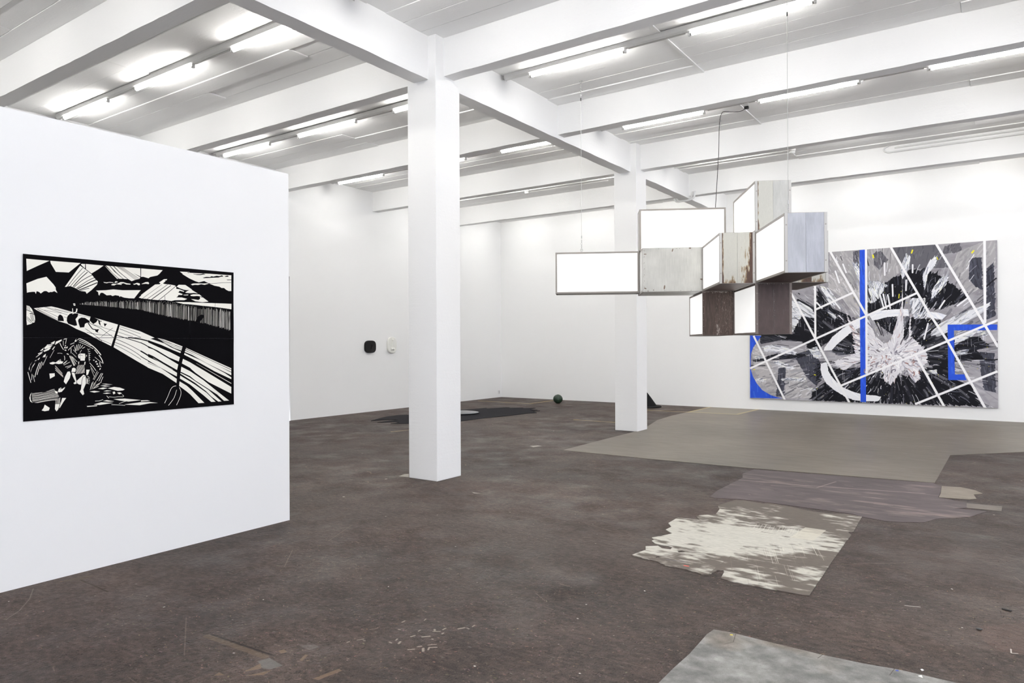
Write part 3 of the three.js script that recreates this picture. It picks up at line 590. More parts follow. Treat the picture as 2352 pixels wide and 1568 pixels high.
{ // ceiling: board-marked concrete, every board a piece of its own
  const ceiling = structure(group('ceiling'), 'white board-marked concrete ceiling');
  mesh('slab', box(XL - 0.3, XR + 0.3, HC + 0.02, HC + 0.25, ZB - 0.3, ZF + 0.3), CONCRETE, ceiling);
  const spans = [[XL, GIRDERS[0][0]], [GIRDERS[0][1], GIRDERS[1][0]], [GIRDERS[1][1], XR]];
  const edges = [[ZB, BEAMS[5][0]], ...[5, 4, 3, 2, 1].map((i) => [BEAMS[i][1], BEAMS[i - 1][0]]), [BEAMS[0][1], ZF]];
  for (const [s, [x0, x1]] of spans.entries()) for (const [z0, z1] of edges) {
    const big = z1 - z0 > 3 || s === 2, n = big ? 2 : Math.round((z1 - z0) / 0.26);
    for (let k = 0; k < n; k++) {
      const za = z0 + (z1 - z0) * k / n, zb = z0 + (z1 - z0) * (k + 1) / n, cuts = [x0];
      if (!big) { if (s === 1) cuts.push(-2.91); if (s === 0 && rnd() < 0.8) cuts.push(rnd() < 0.5 ? -8.35 : -6.4); if (s === 1 && rnd() < 0.5) cuts.push(-0.3 + (k % 2) * 0.4); }
      cuts.push(x1);
      for (let c = 0; c + 1 < cuts.length; c++) {
        const dy = rr(-0.009, 0.009);
        mesh('ceiling_board', box(cuts[c] + (c ? 0.002 : 0), cuts[c + 1] - 0.002, HC + dy, HC + 0.02, za + rr(0.0015, 0.006), zb - rr(0.0015, 0.006)), BOARD[Math.floor(rnd() * 3)], ceiling);
      }
    }
  }
  // two thin plaster fillets across the bays
  for (const [z0, z1] of [[-8.24, -5.895], [-10.695, -8.405]]) { const o = mesh('plaster_fillet', box(-2.925, -2.897, HC - 0.012, HC + 0.002, z0, z1), CONCRETE, ceiling); o.userData.label = 'thin plaster fillet across the ceiling bay'; }
}
{ // beams, girders, columns
  const where = ['out of view behind the viewer', 'nearest beam, above the partition', 'beam over the nearer column', 'third beam from the viewer', 'beam over the farther column', 'last beam, next to the back wall'];
  const rough = (x0, x1, y0, y1, z0, z1) => {          // a cast beam with slightly wavering arrises
    const g = new THREE.BoxGeometry(x1 - x0, y1 - y0, z1 - z0, Math.max(1, Math.round((x1 - x0) / 0.12)), 1, Math.max(1, Math.round((z1 - z0) / 0.12))); g.translate((x0 + x1) / 2, (y0 + y1) / 2, (z0 + z1) / 2);
    const p = g.attributes.position, uv = g.attributes.uv, n = g.attributes.normal;
    for (let i = 0; i < p.count; i++) {
      const x = p.getX(i), y = p.getY(i), z = p.getZ(i);
      if (y < (y0 + y1) / 2) { p.setY(i, y + (vn(x * 5 + 3, z * 5) - 0.5) * 0.008); if (z1 - z0 < x1 - x0) p.setZ(i, z + (vn(x * 9, (z > (z0 + z1) / 2) ? 5 : 90) - 0.5) * 0.008); else p.setX(i, x + (vn(z * 9, (x > (x0 + x1) / 2) ? 35 : 60) - 0.5) * 0.008); }
      if (Math.abs(n.getX(i)) > 0.5) uv.setXY(i, z, y); else if (Math.abs(n.getY(i)) > 0.5) uv.setXY(i, x, z); else uv.setXY(i, x, y);
    }
    return g;
  };
  BEAMS.forEach(([z0, z1], i) => { for (const [x0, x1, w] of [[XL, GIRDERS[0][0], 'left of the girder'], [GIRDERS[0][1], GIRDERS[1][0], 'right of the girder'], [GIRDERS[1][1], XR, 'beyond the right edge']]) structure(mesh('beam', rough(x0, x1, HB, HC + 0.02, z0, z1), CONCRETE), 'white concrete ' + where[i] + ', ' + w); });
  GIRDERS.forEach(([x0, x1], i) => structure(mesh('girder', rough(x0, x1, HG, HC + 0.02, ZB, ZF), CONCRETE), i ? 'white concrete girder beyond the right edge' : 'white concrete girder running over the two columns'));
  for (const [z0, z1, l] of [[-5.992, -5.597, 'nearer square white concrete column'], [-10.912, -10.53, 'farther square white concrete column']]) {
    const g = new RoundedBoxGeometry(0.399, HC, z1 - z0, 2, 0.006); g.translate(-5.0375, HC / 2, (z0 + z1) / 2);
    const p = g.attributes.position, uv = g.attributes.uv, n = g.attributes.normal; for (let i = 0; i < p.count; i++) uv.setXY(i, Math.abs(n.getX(i)) > 0.5 ? p.getZ(i) : p.getX(i), p.getY(i));
    structure(mesh('column', g, CONCRETE), l);
  }
}
// ------------------------------------------------------------------ fluorescent strips
{
  const ROWS = [['added for light in the bay behind', 2.0], ['bay overhead', -2.05], ['first bay', -4.5], ['second bay', -6.95], ['third bay', -9.44], ['fourth bay', -11.95], ['fifth bay', -14.35]];  // first row is added behind the viewer to light the near faces
  const SPANS = [
    { at: 'left of the girder', x0: -10.86, x1: -5.2, tubes: [[-10.66, -9.46], [-8.74, -7.51], [-6.74, -5.54]] },
    { at: 'right of the girder', x0: -4.9, x1: 0.8, tubes: [[-4.53, -3.335], [-2.58, -1.41], [-0.655, 0.54]] },
    { at: 'beyond the right edge', x0: 1.15, x1: 6.8, tubes: [[1.5, 2.7], [3.4, 4.6], [5.3, 6.5]] },
  ];
  const tubeGeo = new THREE.CylinderGeometry(0.013, 0.013, 1.2, 14); tubeGeo.rotateZ(Math.PI / 2);
  const capGeo = new THREE.CylinderGeometry(0.0135, 0.0135, 0.02, 14); capGeo.rotateZ(Math.PI / 2);
  const holderGeo = new RoundedBoxGeometry(0.018, 0.055, 0.032, 2, 0.004);
  const names = ['row behind the viewer, not', 'row overhead, not', 'nearest', 'second', 'third', 'fourth', 'farthest'];
  for (const [ri, [bay, z]] of ROWS.entries()) for (const [si, s] of SPANS.entries()) {
    const f = group('fluorescent_light'); f.position.set(s.x0, HC, z);
    tag(f, ri < 2 || si === 2 ? `white ceiling strip with fluorescent tubes out of view, ${bay}, ${s.at}` : `white ceiling strip with fluorescent tubes in the ${names[ri]} lit bay, ${s.at}`, 'light', 'fluorescent ceiling strips');
    const L = s.x1 - s.x0;
    const sh = new THREE.Shape(); sh.moveTo(-0.034, 0); sh.lineTo(0.034, 0); sh.lineTo(0.03, -0.05); sh.lineTo(0.012, -0.066); sh.lineTo(-0.012, -0.066); sh.lineTo(-0.03, -0.05); sh.closePath();
    const hg = new THREE.ExtrudeGeometry(sh, { depth: L, bevelEnabled: false }); hg.rotateY(Math.PI / 2); hg.translate(0, -0.004, 0);
    mesh('housing', hg, WHITE_METAL, f);
    mesh('end_plate', box(-0.003, 0, -0.068, -0.004, -0.033, 0.033), GREY_METAL, f); mesh('end_plate', box(L, L + 0.003, -0.068, -0.004, -0.033, 0.033), GREY_METAL, f);
    for (let k = 0; k + 1 < s.tubes.length; k++) { const a = s.tubes[k][1] - s.x0, b = s.tubes[k + 1][0] - s.x0; mesh('socket_rail', box(a + 0.06, b - 0.06, -0.079, -0.068, -0.01, 0.01), GREY_METAL, f); }
    if (ri === 4 && si === 1) mesh('socket_box', box(2.12, 2.18, -0.116, -0.079, -0.016, 0.016), WHITE_METAL, f);
    for (const [a, b] of s.tubes) {
      const m = (a + b) / 2 - s.x0, y = -0.098;
      const t = mesh('tube', tubeGeo, TUBE, f); t.position.set(m, y, 0); t.scale.x = (b - a) / 1.2;
      for (const d of [-1, 1]) { const c = mesh('tube_cap', capGeo, STEEL, t); c.position.x = d * 0.6; const h = mesh('lamp_holder', holderGeo, WHITE_METAL, f); h.position.set(m + d * ((b - a) / 2 + 0.02), y + 0.012, 0); }
      const l = new THREE.RectAreaLight(new THREE.Color().setRGB(1, 0.985, 0.95), TUBE_LIGHT, b - a, 0.026); l.position.set(m, y - 0.015, 0); l.rotation.x = -Math.PI / 2; f.add(l);
    }
  }
}

// ------------------------------------------------------------------ the hanging sculpture of light boxes
const SC = { th: 28.7289 * Math.PI / 180, o: new THREE.Vector3(-2.2995, 2.0258, -6.9523), a: 0.3471, L: 1.037, H: 0.5064 };
const sculpture = group('light_box_sculpture');
{
  sculpture.position.copy(SC.o); sculpture.rotation.y = SC.th;   // local x to the right, local -z away from the viewer
  tag(sculpture, 'hanging cluster of aged metal light boxes with glowing white panels', 'sculpture');
  // aged sheet metal, by kind of wear
  const sheet = (w, h, fn, paint, rough = 0.5, metal = 0.25) => { const [c, g] = noiseCanvas(w, h, fn); if (paint) paint(g, w, h); return new THREE.MeshStandardMaterial({ map: canvasTex(c), roughness: rough, metalness: metal }); };
  const zinc = (r, g, b, sx = 0) => (x, y, o) => { const k = 1 + (fbm(x * 0.012 + sx, y * 0.009, 4) - 0.5) * 0.16 + (vn(x * 0.5 + sx, y * 0.02) - 0.5) * 0.06 + (rnd() - 0.5) * 0.03; o[0] = r * k; o[1] = g * k; o[2] = b * k; };
  const rust = (edge) => (x, y, o) => {                // zinc with brown rust where edge(u, v) + noise is high
    const u = x / 256, v = y / 384, n = fbm(x * 0.03 + 9, y * 0.022, 4) - 0.5, t = Math.max(0, Math.min(1, (edge(u, v) + n * 0.8) * 3)), f = fbm(x * 0.2, y * 0.06, 3), k = 1 + (f - 0.5) * (0.06 + 0.3 * t) + (rnd() - 0.5) * 0.03;
    o[0] = (192 * (1 - t) + 84 * t) * k; o[1] = (191 * (1 - t) + 64 * t) * k; o[2] = (183 * (1 - t) + 56 * t) * k; const ring = 4 * t * (1 - t); o[1] -= ring * 8; o[2] -= ring * 22;
  };
  const spots = (list) => (g, w, h) => { for (const [x, y, rx, ry, a] of list) { g.fillStyle = 'rgba(92,72,58,.85)'; g.beginPath(); g.ellipse(x * w, y * h, rx, ry, a, 0, 7); g.fill(); } };
  const streaks = (n, col, w0, h0) => (g, w, h) => { for (let i = 0; i < n; i++) { const x = w * (w0 + (1 - w0) * rnd()), y = rr(0, h), l = rr(4, h0); g.strokeStyle = `rgba(${col},${rr(0.15, 0.6)})`; g.lineWidth = rr(0.6, 2); g.beginPath(); g.moveTo(x, y); g.lineTo(x + rr(-1, 1), y + l); g.stroke(); } };
  const S = {
    silver: sheet(512, 320, zinc(184, 183, 177), (g, w, h) => { spots([[0.03, 0.14, 8, 3, 0], [0.03, 0.92, 7, 4, 0.4], [0.24, 0.9, 4, 16, 0.1], [0.65, 0.73, 12, 5, 0.2], [0.78, 0.93, 12, 3, -0.5], [0.9, 0.93, 4, 14, 0.2], [0.33, 0.06, 3, 12, 0.2], [0.52, 0.02, 6, 5, 0], [0.12, 0.96, 3, 3, 0], [0.06, 0.98, 3, 3, 0]])(g, w, h); for (let i = 0; i < 14; i++) { g.fillStyle = 'rgba(96,88,80,.8)'; g.beginPath(); g.arc(i < 7 ? 10 : rr(0, w), i < 7 ? 20 + i * 44 : (i % 2 ? 8 : h - 8), 2, 0, 7); g.fill(); } }, 0.45, 0.3),
    zincA: sheet(256, 384, zinc(186, 186, 181, 40), spots([[0.02, 0.97, 10, 24, 0]]), 0.5, 0.25),
    zincB: sheet(256, 384, zinc(182, 182, 178, 80), streaks(30, '150,148,146', 0, 60), 0.5, 0.25),
    skyTintA: sheet(256, 384, zinc(172, 174, 180, 120), streaks(26, '146,148,158', 0, 120), 0.45, 0.3),  // bluish daylight is put into the colour of this silver pair
    skyTintB: sheet(256, 384, zinc(168, 170, 177, 160), streaks(26, '196,198,206', 0, 120), 0.45, 0.3),
    rustL: sheet(256, 384, rust((u, v) => (u < 0.1 ? 0.36 - u * 3.6 : -0.34) + Math.max(0, (v - 0.76) * 2.2)), null, 0.65, 0.1),
    rustR: sheet(256, 384, rust((u, v) => (u > 0.8 ? 0.25 + (u - 0.8) * 2 : (u - 0.75) * 0.55) + (v > 0.25 ? (v - 0.25) * 0.42 : -0.06)), streaks(40, '120,92,66', 0, 90), 0.7, 0.1),
    rustT: sheet(256, 384, rust((u, v) => (u < 0.1 ? 0.22 - u * 4 : -0.5) + Math.max(0, (v - 0.72) * 1.9) * (u < 0.5 ? 1 : 0.3)), null, 0.6, 0.15),
    brown: sheet(256, 384, (x, y, o) => { const k = 1 + (fbm(x * 0.02, y * 0.02 + 40, 4) - 0.5) * 0.22 + (rnd() - 0.5) * 0.06; o[0] = 84 * k; o[1] = 71 * k; o[2] = 69 * k; }, (g, w, h) => { streaks(8, '190,184,178', 0.6, 40)(g, w, h); for (let i = 0; i < 34; i++) { g.fillStyle = `rgba(214,208,200,${rr(0.2, 0.7)})`; g.beginPath(); g.ellipse(i < 22 ? rr(0, w) : rr(0, 18), i < 22 ? rr(0, 10) : rr(0, h), rr(1, 4), rr(1, 4), 0, 0, 7); g.fill(); } }, 0.7, 0.05),
    brownWorn: sheet(256, 384, (x, y, o) => { const n = fbm(x * 0.18, y * 0.02 + 90, 4) - 0.5, k = 1 + n * 0.5 + (rnd() - 0.5) * 0.1; o[0] = 82 * k; o[1] = 68 * k; o[2] = 62 * k; }, (g, w, h) => { streaks(320, '196,182,168', 0.4, 18)(g, w, h); streaks(60, '150,128,114', 0, 60)(g, w, h); for (let i = 0; i < 60; i++) { g.fillStyle = `rgba(205,198,190,${rr(0.15, 0.6)})`; g.beginPath(); g.ellipse((0.5 + rr(-0.05, 0.05)) * w, h - rr(0, 100), rr(1, 3), rr(2, 12), 0, 0, 7); g.fill(); g.beginPath(); g.ellipse(rr(0, w), rr(0, 14), rr(2, 9), rr(1, 4), 0, 0, 7); g.fill(); } }, 0.7, 0.1),
    under: sheet(256, 256, (x, y, o) => { const k = 1 + (fbm(x * 0.03, y * 0.02 + 140, 4) - 0.5) * 0.3; o[0] = 86 * k; o[1] = 72 * k; o[2] = 68 * k; }, streaks(30, '130,116,108', 0, 90), 0.55, 0.15),
  };
  const POST = std(lin(0.5, 0.49, 0.47), 0.5, 0.3), FRAME = std(lin(0.3, 0.275, 0.25), 0.5, 0.3), FRAME_DARK = std(lin(0.2, 0.165, 0.15), 0.6, 0.2), RIVET = std(lin(0.33, 0.3, 0.27), 0.4, 0.6);
  const OPAL = new THREE.MeshStandardMaterial({ color: lin(0.85, 0.85, 0.84), roughness: 0.35, emissive: new THREE.Color().setRGB(1, 0.995, 0.98), emissiveIntensity: PANEL_GLOW });
  const { a, L, H } = SC, t = 0.02;
  // a box from (x0, y0, w0) to (x1, y1, w1), w running away from the viewer; faces: n near, l left, r right, b bottom, t top, f far
  function lightBox(label, x0, x1, y0, y1, w0, w1, faces, frame = FRAME) {
    const z0 = -w1, z1 = -w0, G = [], A = (...q) => G.push(box(...q));
    for (const y of [y0, y1 - t]) { A(x0, x1, y, y + t, z1 - t, z1); A(x0, x1, y, y + t, z0, z0 + t); A(x0, x0 + t, y, y + t, z0 + t, z1 - t); A(x1 - t, x1, y, y + t, z0 + t, z1 - t); }
    for (const x of [x0, x1 - t]) for (const z of [z0, z1 - t]) A(x, x + t, y0 + t, y1 - t, z, z + t);
    const body = mesh('light_box', merge(G), frame, sculpture); body.userData.label = label;
    const e = 0.003, d = 0.002;
    const put = (nm, geo, m) => mesh(nm, geo, m, body);
    const fitUV = (g, ax, ay, u0, u1, v0, v1) => { const p = g.attributes.position, uv = g.attributes.uv; for (let i = 0; i < p.count; i++) uv.setXY(i, (p['get' + ax](i) - u0) / (u1 - u0), (p['get' + ay](i) - v0) / (v1 - v0)); return g; };
    const glow = (w, h, pos, rotY) => { const l = new THREE.RectAreaLight(new THREE.Color().setRGB(1, 0.995, 0.98), PANEL_LIGHT, w, h); l.position.set(...pos); l.rotation.y = rotY; body.add(l); };
    for (const [side, kind] of Object.entries(faces)) {
      if (side === 'n') {
        if (kind === 'opal') { put('opal_panel', box(x0 + t, x1 - t, y0 + t, y1 - t, z1 - 0.012, z1 - 0.006), OPAL).userData.label = 'glowing white panel'; glow(x1 - x0 - 2 * t, y1 - y0 - 2 * t, [(x0 + x1) / 2, (y0 + y1) / 2, z1 - 0.004], Math.PI); }
        else if (kind.length === 2) {
          const m = (x0 + x1) / 2, p = 0.026;
          put('metal_sheet', fitUV(box(x0 + p, m - d / 2, y0 + e, y1 - e, z1 - 0.001, z1 + 0.0025), 'X', 'Y', x0 + p, m, y0, y1), S[kind[0]]);
          put('metal_sheet', fitUV(box(m + d / 2, x1 - p, y0 + e, y1 - e, z1 - 0.001, z1 + 0.0025), 'X', 'Y', m, x1 - p, y0, y1), S[kind[1]]);
          for (const x of [x0, x1 - p + 0.001]) put('corner_post', new RoundedBoxGeometry(p - 0.001, y1 - y0, 0.006, 1, 0.0015).translate(x + (p - 0.001) / 2, (y0 + y1) / 2, z1 + 0.002), frame === FRAME ? POST : frame);
          for (const x of [x0 + 0.013, x1 - 0.013]) for (const v of [0.2, 0.8]) put('rivet', new THREE.CylinderGeometry(0.0055, 0.0065, 0.004, 10).rotateX(Math.PI / 2).translate(x, y0 + (y1 - y0) * v, z1 + 0.0065), RIVET);
        } else {
          put('metal_sheet', fitUV(box(x0 + e, x1 - e, y0 + e, y1 - e, z1 - 0.001, z1 + 0.0025), 'X', 'Y', x0, x1, y0, y1), S[kind]);
          for (let k = 0; k < 7; k++) put('rivet', new THREE.CylinderGeometry(0.003, 0.003, 0.002, 8).rotateX(Math.PI / 2).translate(x0 + 0.012, y0 + 0.03 + k * (y1 - y0 - 0.06) / 6, z1 + 0.0032), RIVET);
        }
      } else if (side === 'l') {
        if (kind === 'opal') { put('opal_panel', box(x0 + 0.006, x0 + 0.012, y0 + t, y1 - t, z0 + t, z1 - t), OPAL).userData.label = 'glowing white panel'; glow(z1 - z0 - 2 * t, y1 - y0 - 2 * t, [x0 + 0.004, (y0 + y1) / 2, (z0 + z1) / 2], Math.PI / 2); }
        else put('metal_sheet', fitUV(box(x0 + 0.001, x0 + 0.004, y0 + e, y1 - e, z0 + e, z1 - e), 'Z', 'Y', z0, z1, y0, y1), S[kind]);
      } else if (side === 'r') put('metal_sheet', fitUV(box(x1 - 0.004, x1 - 0.001, y0 + e, y1 - e, z0 + e, z1 - e), 'Z', 'Y', z0, z1, y0, y1), S[kind]);
      else if (side === 'b') put('bottom_sheet', fitUV(box(x0 + e, x1 - e, y0 + 0.001, y0 + 0.004, z0 + e, z1 - e), 'X', 'Z', x0, x1, z0, z1), S[kind]);
      else if (side === 't') put('top_sheet', fitUV(box(x0 + e, x1 - e, y1 - 0.004, y1 - 0.001, z0 + e, z1 - e), 'X', 'Z', x0, x1, z0, z1), S[kind]);
      else put('back_sheet', fitUV(box(x0 + e, x1 - e, y0 + e, y1 - e, z0 + 0.001, z0 + 0.004), 'X', 'Y', x0, x1, y0, y1), S[kind]);
    }
  }
  const rest = (o) => ({ r: 'zincB', b: 'under', t: 'zincB', f: 'zincA', ...o });
  const uM = -0.6749, wM = 1.0515, g = 0.001;
  lightBox('long light box at the far left end', -1.6979, uM - 0.004, 0.0239, H + 0.0239, 1.5045, 1.79, rest({ n: 'opal', l: 'zincA', b: 'zincA' }));
  lightBox('middle box with a plain silver front', uM, uM + L, 0, H, wM, wM + a, rest({ n: 'silver', l: 'zincA', b: 'zincB' }));
  lightBox('box hidden behind the silver front', uM, uM + L, 0, H, wM + a + g, wM + 2 * a, rest({ n: 'zincA', l: 'zincA', b: 'zincB' }));
  lightBox('upper light box with a wide glowing front', uM + 0.005, uM + L - 0.002, H + 0.0324, 2 * H + 0.0324, 1.5331, 1.82, rest({ n: 'opal', l: 'zincA', b: 'zincA' }));
  lightBox('centre box with a rust-streaked front', 0, a - g, 0, H, 0, L, rest({ n: ['rustL', 'rustR'], l: 'opal' }));
  lightBox('foremost box with a silver front, daylight blue put into its colour', a, 2 * a - g, 0, H, -L, -g, rest({ n: ['skyTintA', 'skyTintB'], l: 'opal' }));
  lightBox('topmost box with a grey two-part front', a, 2 * a, H + g, 2 * H, 0, L, rest({ n: ['rustT', 'zincB'], l: 'opal' }));
  lightBox('box at the right behind the foremost one', 2 * a + g, 3 * a, 0, H, 0, L, rest({ n: ['rustR', 'rustL'], l: 'zincA' }));
  lightBox('lower left box with a worn brown front', 0, a, -H, -g, L + 0.002, 2 * L, rest({ n: 'brownWorn', l: 'opal', t: 'under' }), FRAME_DARK);
  lightBox('lower right box with a plain brown front', a, 2 * a, -H, -g, 0, L, rest({ n: ['brown', 'brown'], l: 'opal', t: 'under' }), FRAME_DARK);
}
{ // wires, chain links and the power cable that carry it
  const toWorld = (u, y, w) => sculpture.localToWorld(new THREE.Vector3(u, y, -w));
  sculpture.updateMatrixWorld(true);
  const linkGeo = new THREE.TorusGeometry(0.011, 0.0022, 6, 14); linkGeo.scale(0.7, 1.35, 1);
  function hang(name, label, top, bottom, wireMat, r) {
    const o = group(name); o.position.copy(bottom); tag(o, label, 'wire');
    const d = top.clone().sub(bottom), at = (s) => d.clone().multiplyScalar(s / d.length()).toArray(), Lg = d.length();
    mesh('ceiling_hook', merge([new THREE.CylinderGeometry(0.022, 0.022, 0.006, 14).translate(...at(Lg - 0.003)).toNonIndexed(), new THREE.TorusGeometry(0.013, 0.003, 6, 14).translate(...at(Lg - 0.02)).toNonIndexed()]), STEEL, o);
    for (const [s0, n] of [[Lg - 0.045, 5], [0.035, 4]]) for (let k = 0; k < n; k++) { const l = mesh('chain_link', linkGeo, STEEL, o); l.position.set(...at(s0 + (s0 > 1 ? -1 : 1) * k * 0.034)); l.rotation.y = k % 2 ? Math.PI / 2 : 0.2; }
    mesh('swivel', cyl(0.006, at(Lg - 0.215), at(Lg - 0.25), 8), BLACK, o); mesh('swivel', cyl(0.006, at(0.165), at(0.2), 8), STEEL, o);
    mesh('wire', cyl(r, at(0.19), at(Lg - 0.22), 6), wireMat, o);
    mesh('eye_bolt', new THREE.TorusGeometry(0.016, 0.003, 6, 18).translate(...at(0.0205)), STEEL, o);
    return o;
  }
  const lt = toWorld(-1.3765, SC.H + 0.0299, 1.5345), ltTop = new THREE.Vector3(lt.x, HC - 0.004, lt.z);
  hang('suspension_wire', 'thin steel wire and chain holding the left light box', ltTop, lt, std(lin(0.62, 0.62, 0.6), 0.4, 0.5), 0.0022);
  const rt = toWorld(0.52, SC.H + 0.006, -0.52), rtTop = new THREE.Vector3(rt.x, HC - 0.004, rt.z);
  hang('suspension_wire', 'thin steel wire and chain holding the foremost light box', rtTop, rt, std(lin(0.42, 0.42, 0.41), 0.4, 0.6), 0.0022);
  const bt = toWorld(0.26, 2 * SC.H + 0.034, 1.66), btTop = new THREE.Vector3(-3.09, HC - 0.135, -9.44);
  const pc = group('power_cable'); pc.position.copy(bt); tag(pc, 'black power cable dropping from a ceiling strip to the upper light box', 'cable');
  const q = (x, y, z) => [x - bt.x, y - bt.y, z - bt.z], mid = bt.clone().lerp(btTop, 0.5), near = bt.clone().lerp(btTop, 0.97);
  mesh('cord', tubeOf([q(bt.x, bt.y, bt.z), q(mid.x, mid.y, mid.z), q(near.x, near.y, near.z), q(btTop.x + 0.03, btTop.y + 0.005, btTop.z), q(btTop.x + 0.14, btTop.y - 0.02, btTop.z), q(btTop.x + 0.28, btTop.y - 0.03, btTop.z), q(btTop.x + 0.33, btTop.y - 0.005, btTop.z)], 0.0042, 90, 7), BLACK, pc);
  mesh('plug', new RoundedBoxGeometry(0.055, 0.035, 0.04, 2, 0.006).translate(...q(btTop.x + 0.34, btTop.y, btTop.z)), BLACK, pc);
  for (let k = 0; k < 3; k++) mesh('cable_clip', new THREE.TorusGeometry(0.009, 0.003, 6, 12).rotateX(Math.PI / 2).translate(...bt.clone().lerp(btTop, 0.86 + k * 0.045).sub(bt).toArray()), STEEL, pc);
}
// ------------------------------------------------------------------ the papercut on the partition
{
  const W = 2048, H = 1460, [c, g] = canvas(W, H), INK = '#0b0a0d', PAPER = '#f1eee4';
  g.fillStyle = INK; g.fillRect(0, 0, W, H); g.lineCap = 'round'; g.lineJoin = 'round';
  const path = (p) => { g.beginPath(); g.moveTo(p[0], p[1]); for (let i = 2; i < p.length; i += 2) g.lineTo(p[i], p[i + 1]); };
  for (const [k, w, ...p] of PAPERCUT) {
    const col = k === 'w' || k === 'W' ? PAPER : INK;
    if (k === 'w' || k === 'k') { path(p); g.closePath(); g.fillStyle = col; g.fill(); }
    else { g.strokeStyle = col; g.lineWidth = w; g.beginPath(); g.moveTo(p[0], p[1]); if (p.length === 4) g.lineTo(p[2], p[3]); else { for (let i = 2; i + 3 < p.length; i += 2) g.quadraticCurveTo(p[i], p[i + 1], i + 5 < p.length ? (p[i] + p[i + 2]) / 2 : p[i + 2], i + 5 < p.length ? (p[i + 1] + p[i + 3]) / 2 : p[i + 3]); } g.stroke(); }
  }
  // the field of tall stalks
  const TOP = [458, 416, 530, 398, 581, 393, 721, 383, 952, 367, 1199, 361, 1377, 367, 1544, 376, 1829, 394, 2020, 411], BOT = [458, 420, 562, 425, 641, 428, 804, 438, 1017, 452, 1175, 485, 1297, 510, 1456, 538, 1704, 577, 1887, 616, 2013, 651];
  const at = (l, x) => { for (let i = 0; i + 2 < l.length; i += 2) if (x <= l[i + 2]) return l[i + 1] + (l[i + 3] - l[i + 1]) * (x - l[i]) / (l[i + 2] - l[i]); return l[l.length - 1]; };
  for (let x = 462; x < 2012; x += rr(3.4, 8.5)) {
    const y0 = at(TOP, x), y1 = at(BOT, x), h = y1 - y0, v = 120 + 120 * rnd() | 0; if (rnd() < 0.16) continue;
    g.strokeStyle = `rgb(${v},${v - 3},${v - 10})`; g.lineWidth = rr(1.3, 4); g.beginPath(); g.moveTo(x + rr(-6, 6), y0 + h * rr(0.02, 0.22)); g.lineTo(x, y1 - h * rr(0, 0.08)); g.stroke();
    if (rnd() < 0.3) { g.fillStyle = PAPER; g.fillRect(x, y0 - 4 + rr(-3, 3), 3, 4); }
  }
  path([1598, 555, 1628, 498, 1664, 478, 1699, 482, 1689, 511, 1653, 549, 1638, 566]); g.closePath(); g.fillStyle = INK; g.fill();
  // apron, log and cuff hatching
  const hatch = (poly, dx, dy, step, w, n) => { g.save(); path(poly); g.closePath(); g.clip(); g.strokeStyle = PAPER; for (let i = 0; i < n; i++) { g.lineWidth = w * rr(0.6, 1.2); g.beginPath(); const x = poly[0] - 120 + i * step, y = poly[1] - 40; g.moveTo(x, y + 220); g.quadraticCurveTo(x + dx * 0.5, y + 220 - dy * 0.5 + rr(-3, 3), x + dx, y + 220 - dy); g.stroke(); } g.restore(); };
  hatch([440, 980, 500, 979, 502, 1054, 470, 1060, 420, 1062], 150, 250, 11, 4.5, 30); hatch([425, 1062, 500, 1056, 429, 1105], 200, 130, 13, 4, 30); hatch([254, 1286, 297, 1268, 297, 1326, 256, 1323], 20, 250, 8, 4, 40);
  g.save(); path([64, 1217, 169, 1213, 245, 1186, 287, 1257, 263, 1292, 155, 1310, 73, 1299]); g.closePath(); g.clip(); g.strokeStyle = PAPER; for (let i = 0; i < 15; i++) { g.lineWidth = rr(1.5, 4); g.beginPath(); g.moveTo(68, 1212 + i * 7); g.bezierCurveTo(130, 1222 + i * 6 + rr(-8, 8), 190, 1200 + i * 6, 290, 1180 + i * 8); g.stroke(); } g.restore();
  // joints of the eight sheets
  const tex = canvasTex(c), art = group('papercut_artwork'), z0 = -1.792, y0 = 0.9855, sw = 1.405 / 4, shh = 1.002 / 2;
  art.position.set(-4.797, y0, z0); tag(art, 'black and cream papercut of field workers, made of eight sheets, on the partition', 'artwork');
  const mat = new THREE.MeshPhysicalMaterial({ roughness: 0.9, specularIntensity: 0.12, map: tex });
  for (let j = 0; j < 2; j++) for (let i = 0; i < 4; i++) {
    const nx = 10, ny = 12, geo = new THREE.BoxGeometry(0.0012, shh - 0.0003, sw - 0.0003, 1, ny, nx), p = geo.attributes.position, uv = geo.attributes.uv;
    for (let k = 0; k < p.count; k++) {
      const yy = p.getY(k) + shh * (j + 0.5), ss = -p.getZ(k) + sw * (i + 0.5);
      uv.setXY(k, ss / 1.405, yy / 1.002);
      const ex = Math.abs(p.getZ(k)) / (sw / 2), ey = Math.abs(p.getY(k)) / (shh / 2);
      p.setX(k, p.getX(k) + 0.0025 + 0.0022 * Math.pow(ex, 4) * (0.4 + vn(i * 3 + 1, yy * 5)) + 0.001 * Math.pow(ey, 4));
    }
    geo.translate(0, shh * (j + 0.5), -sw * (i + 0.5)); geo.computeVertexNormals();
    mesh('sheet', geo, mat, art);
  }
}

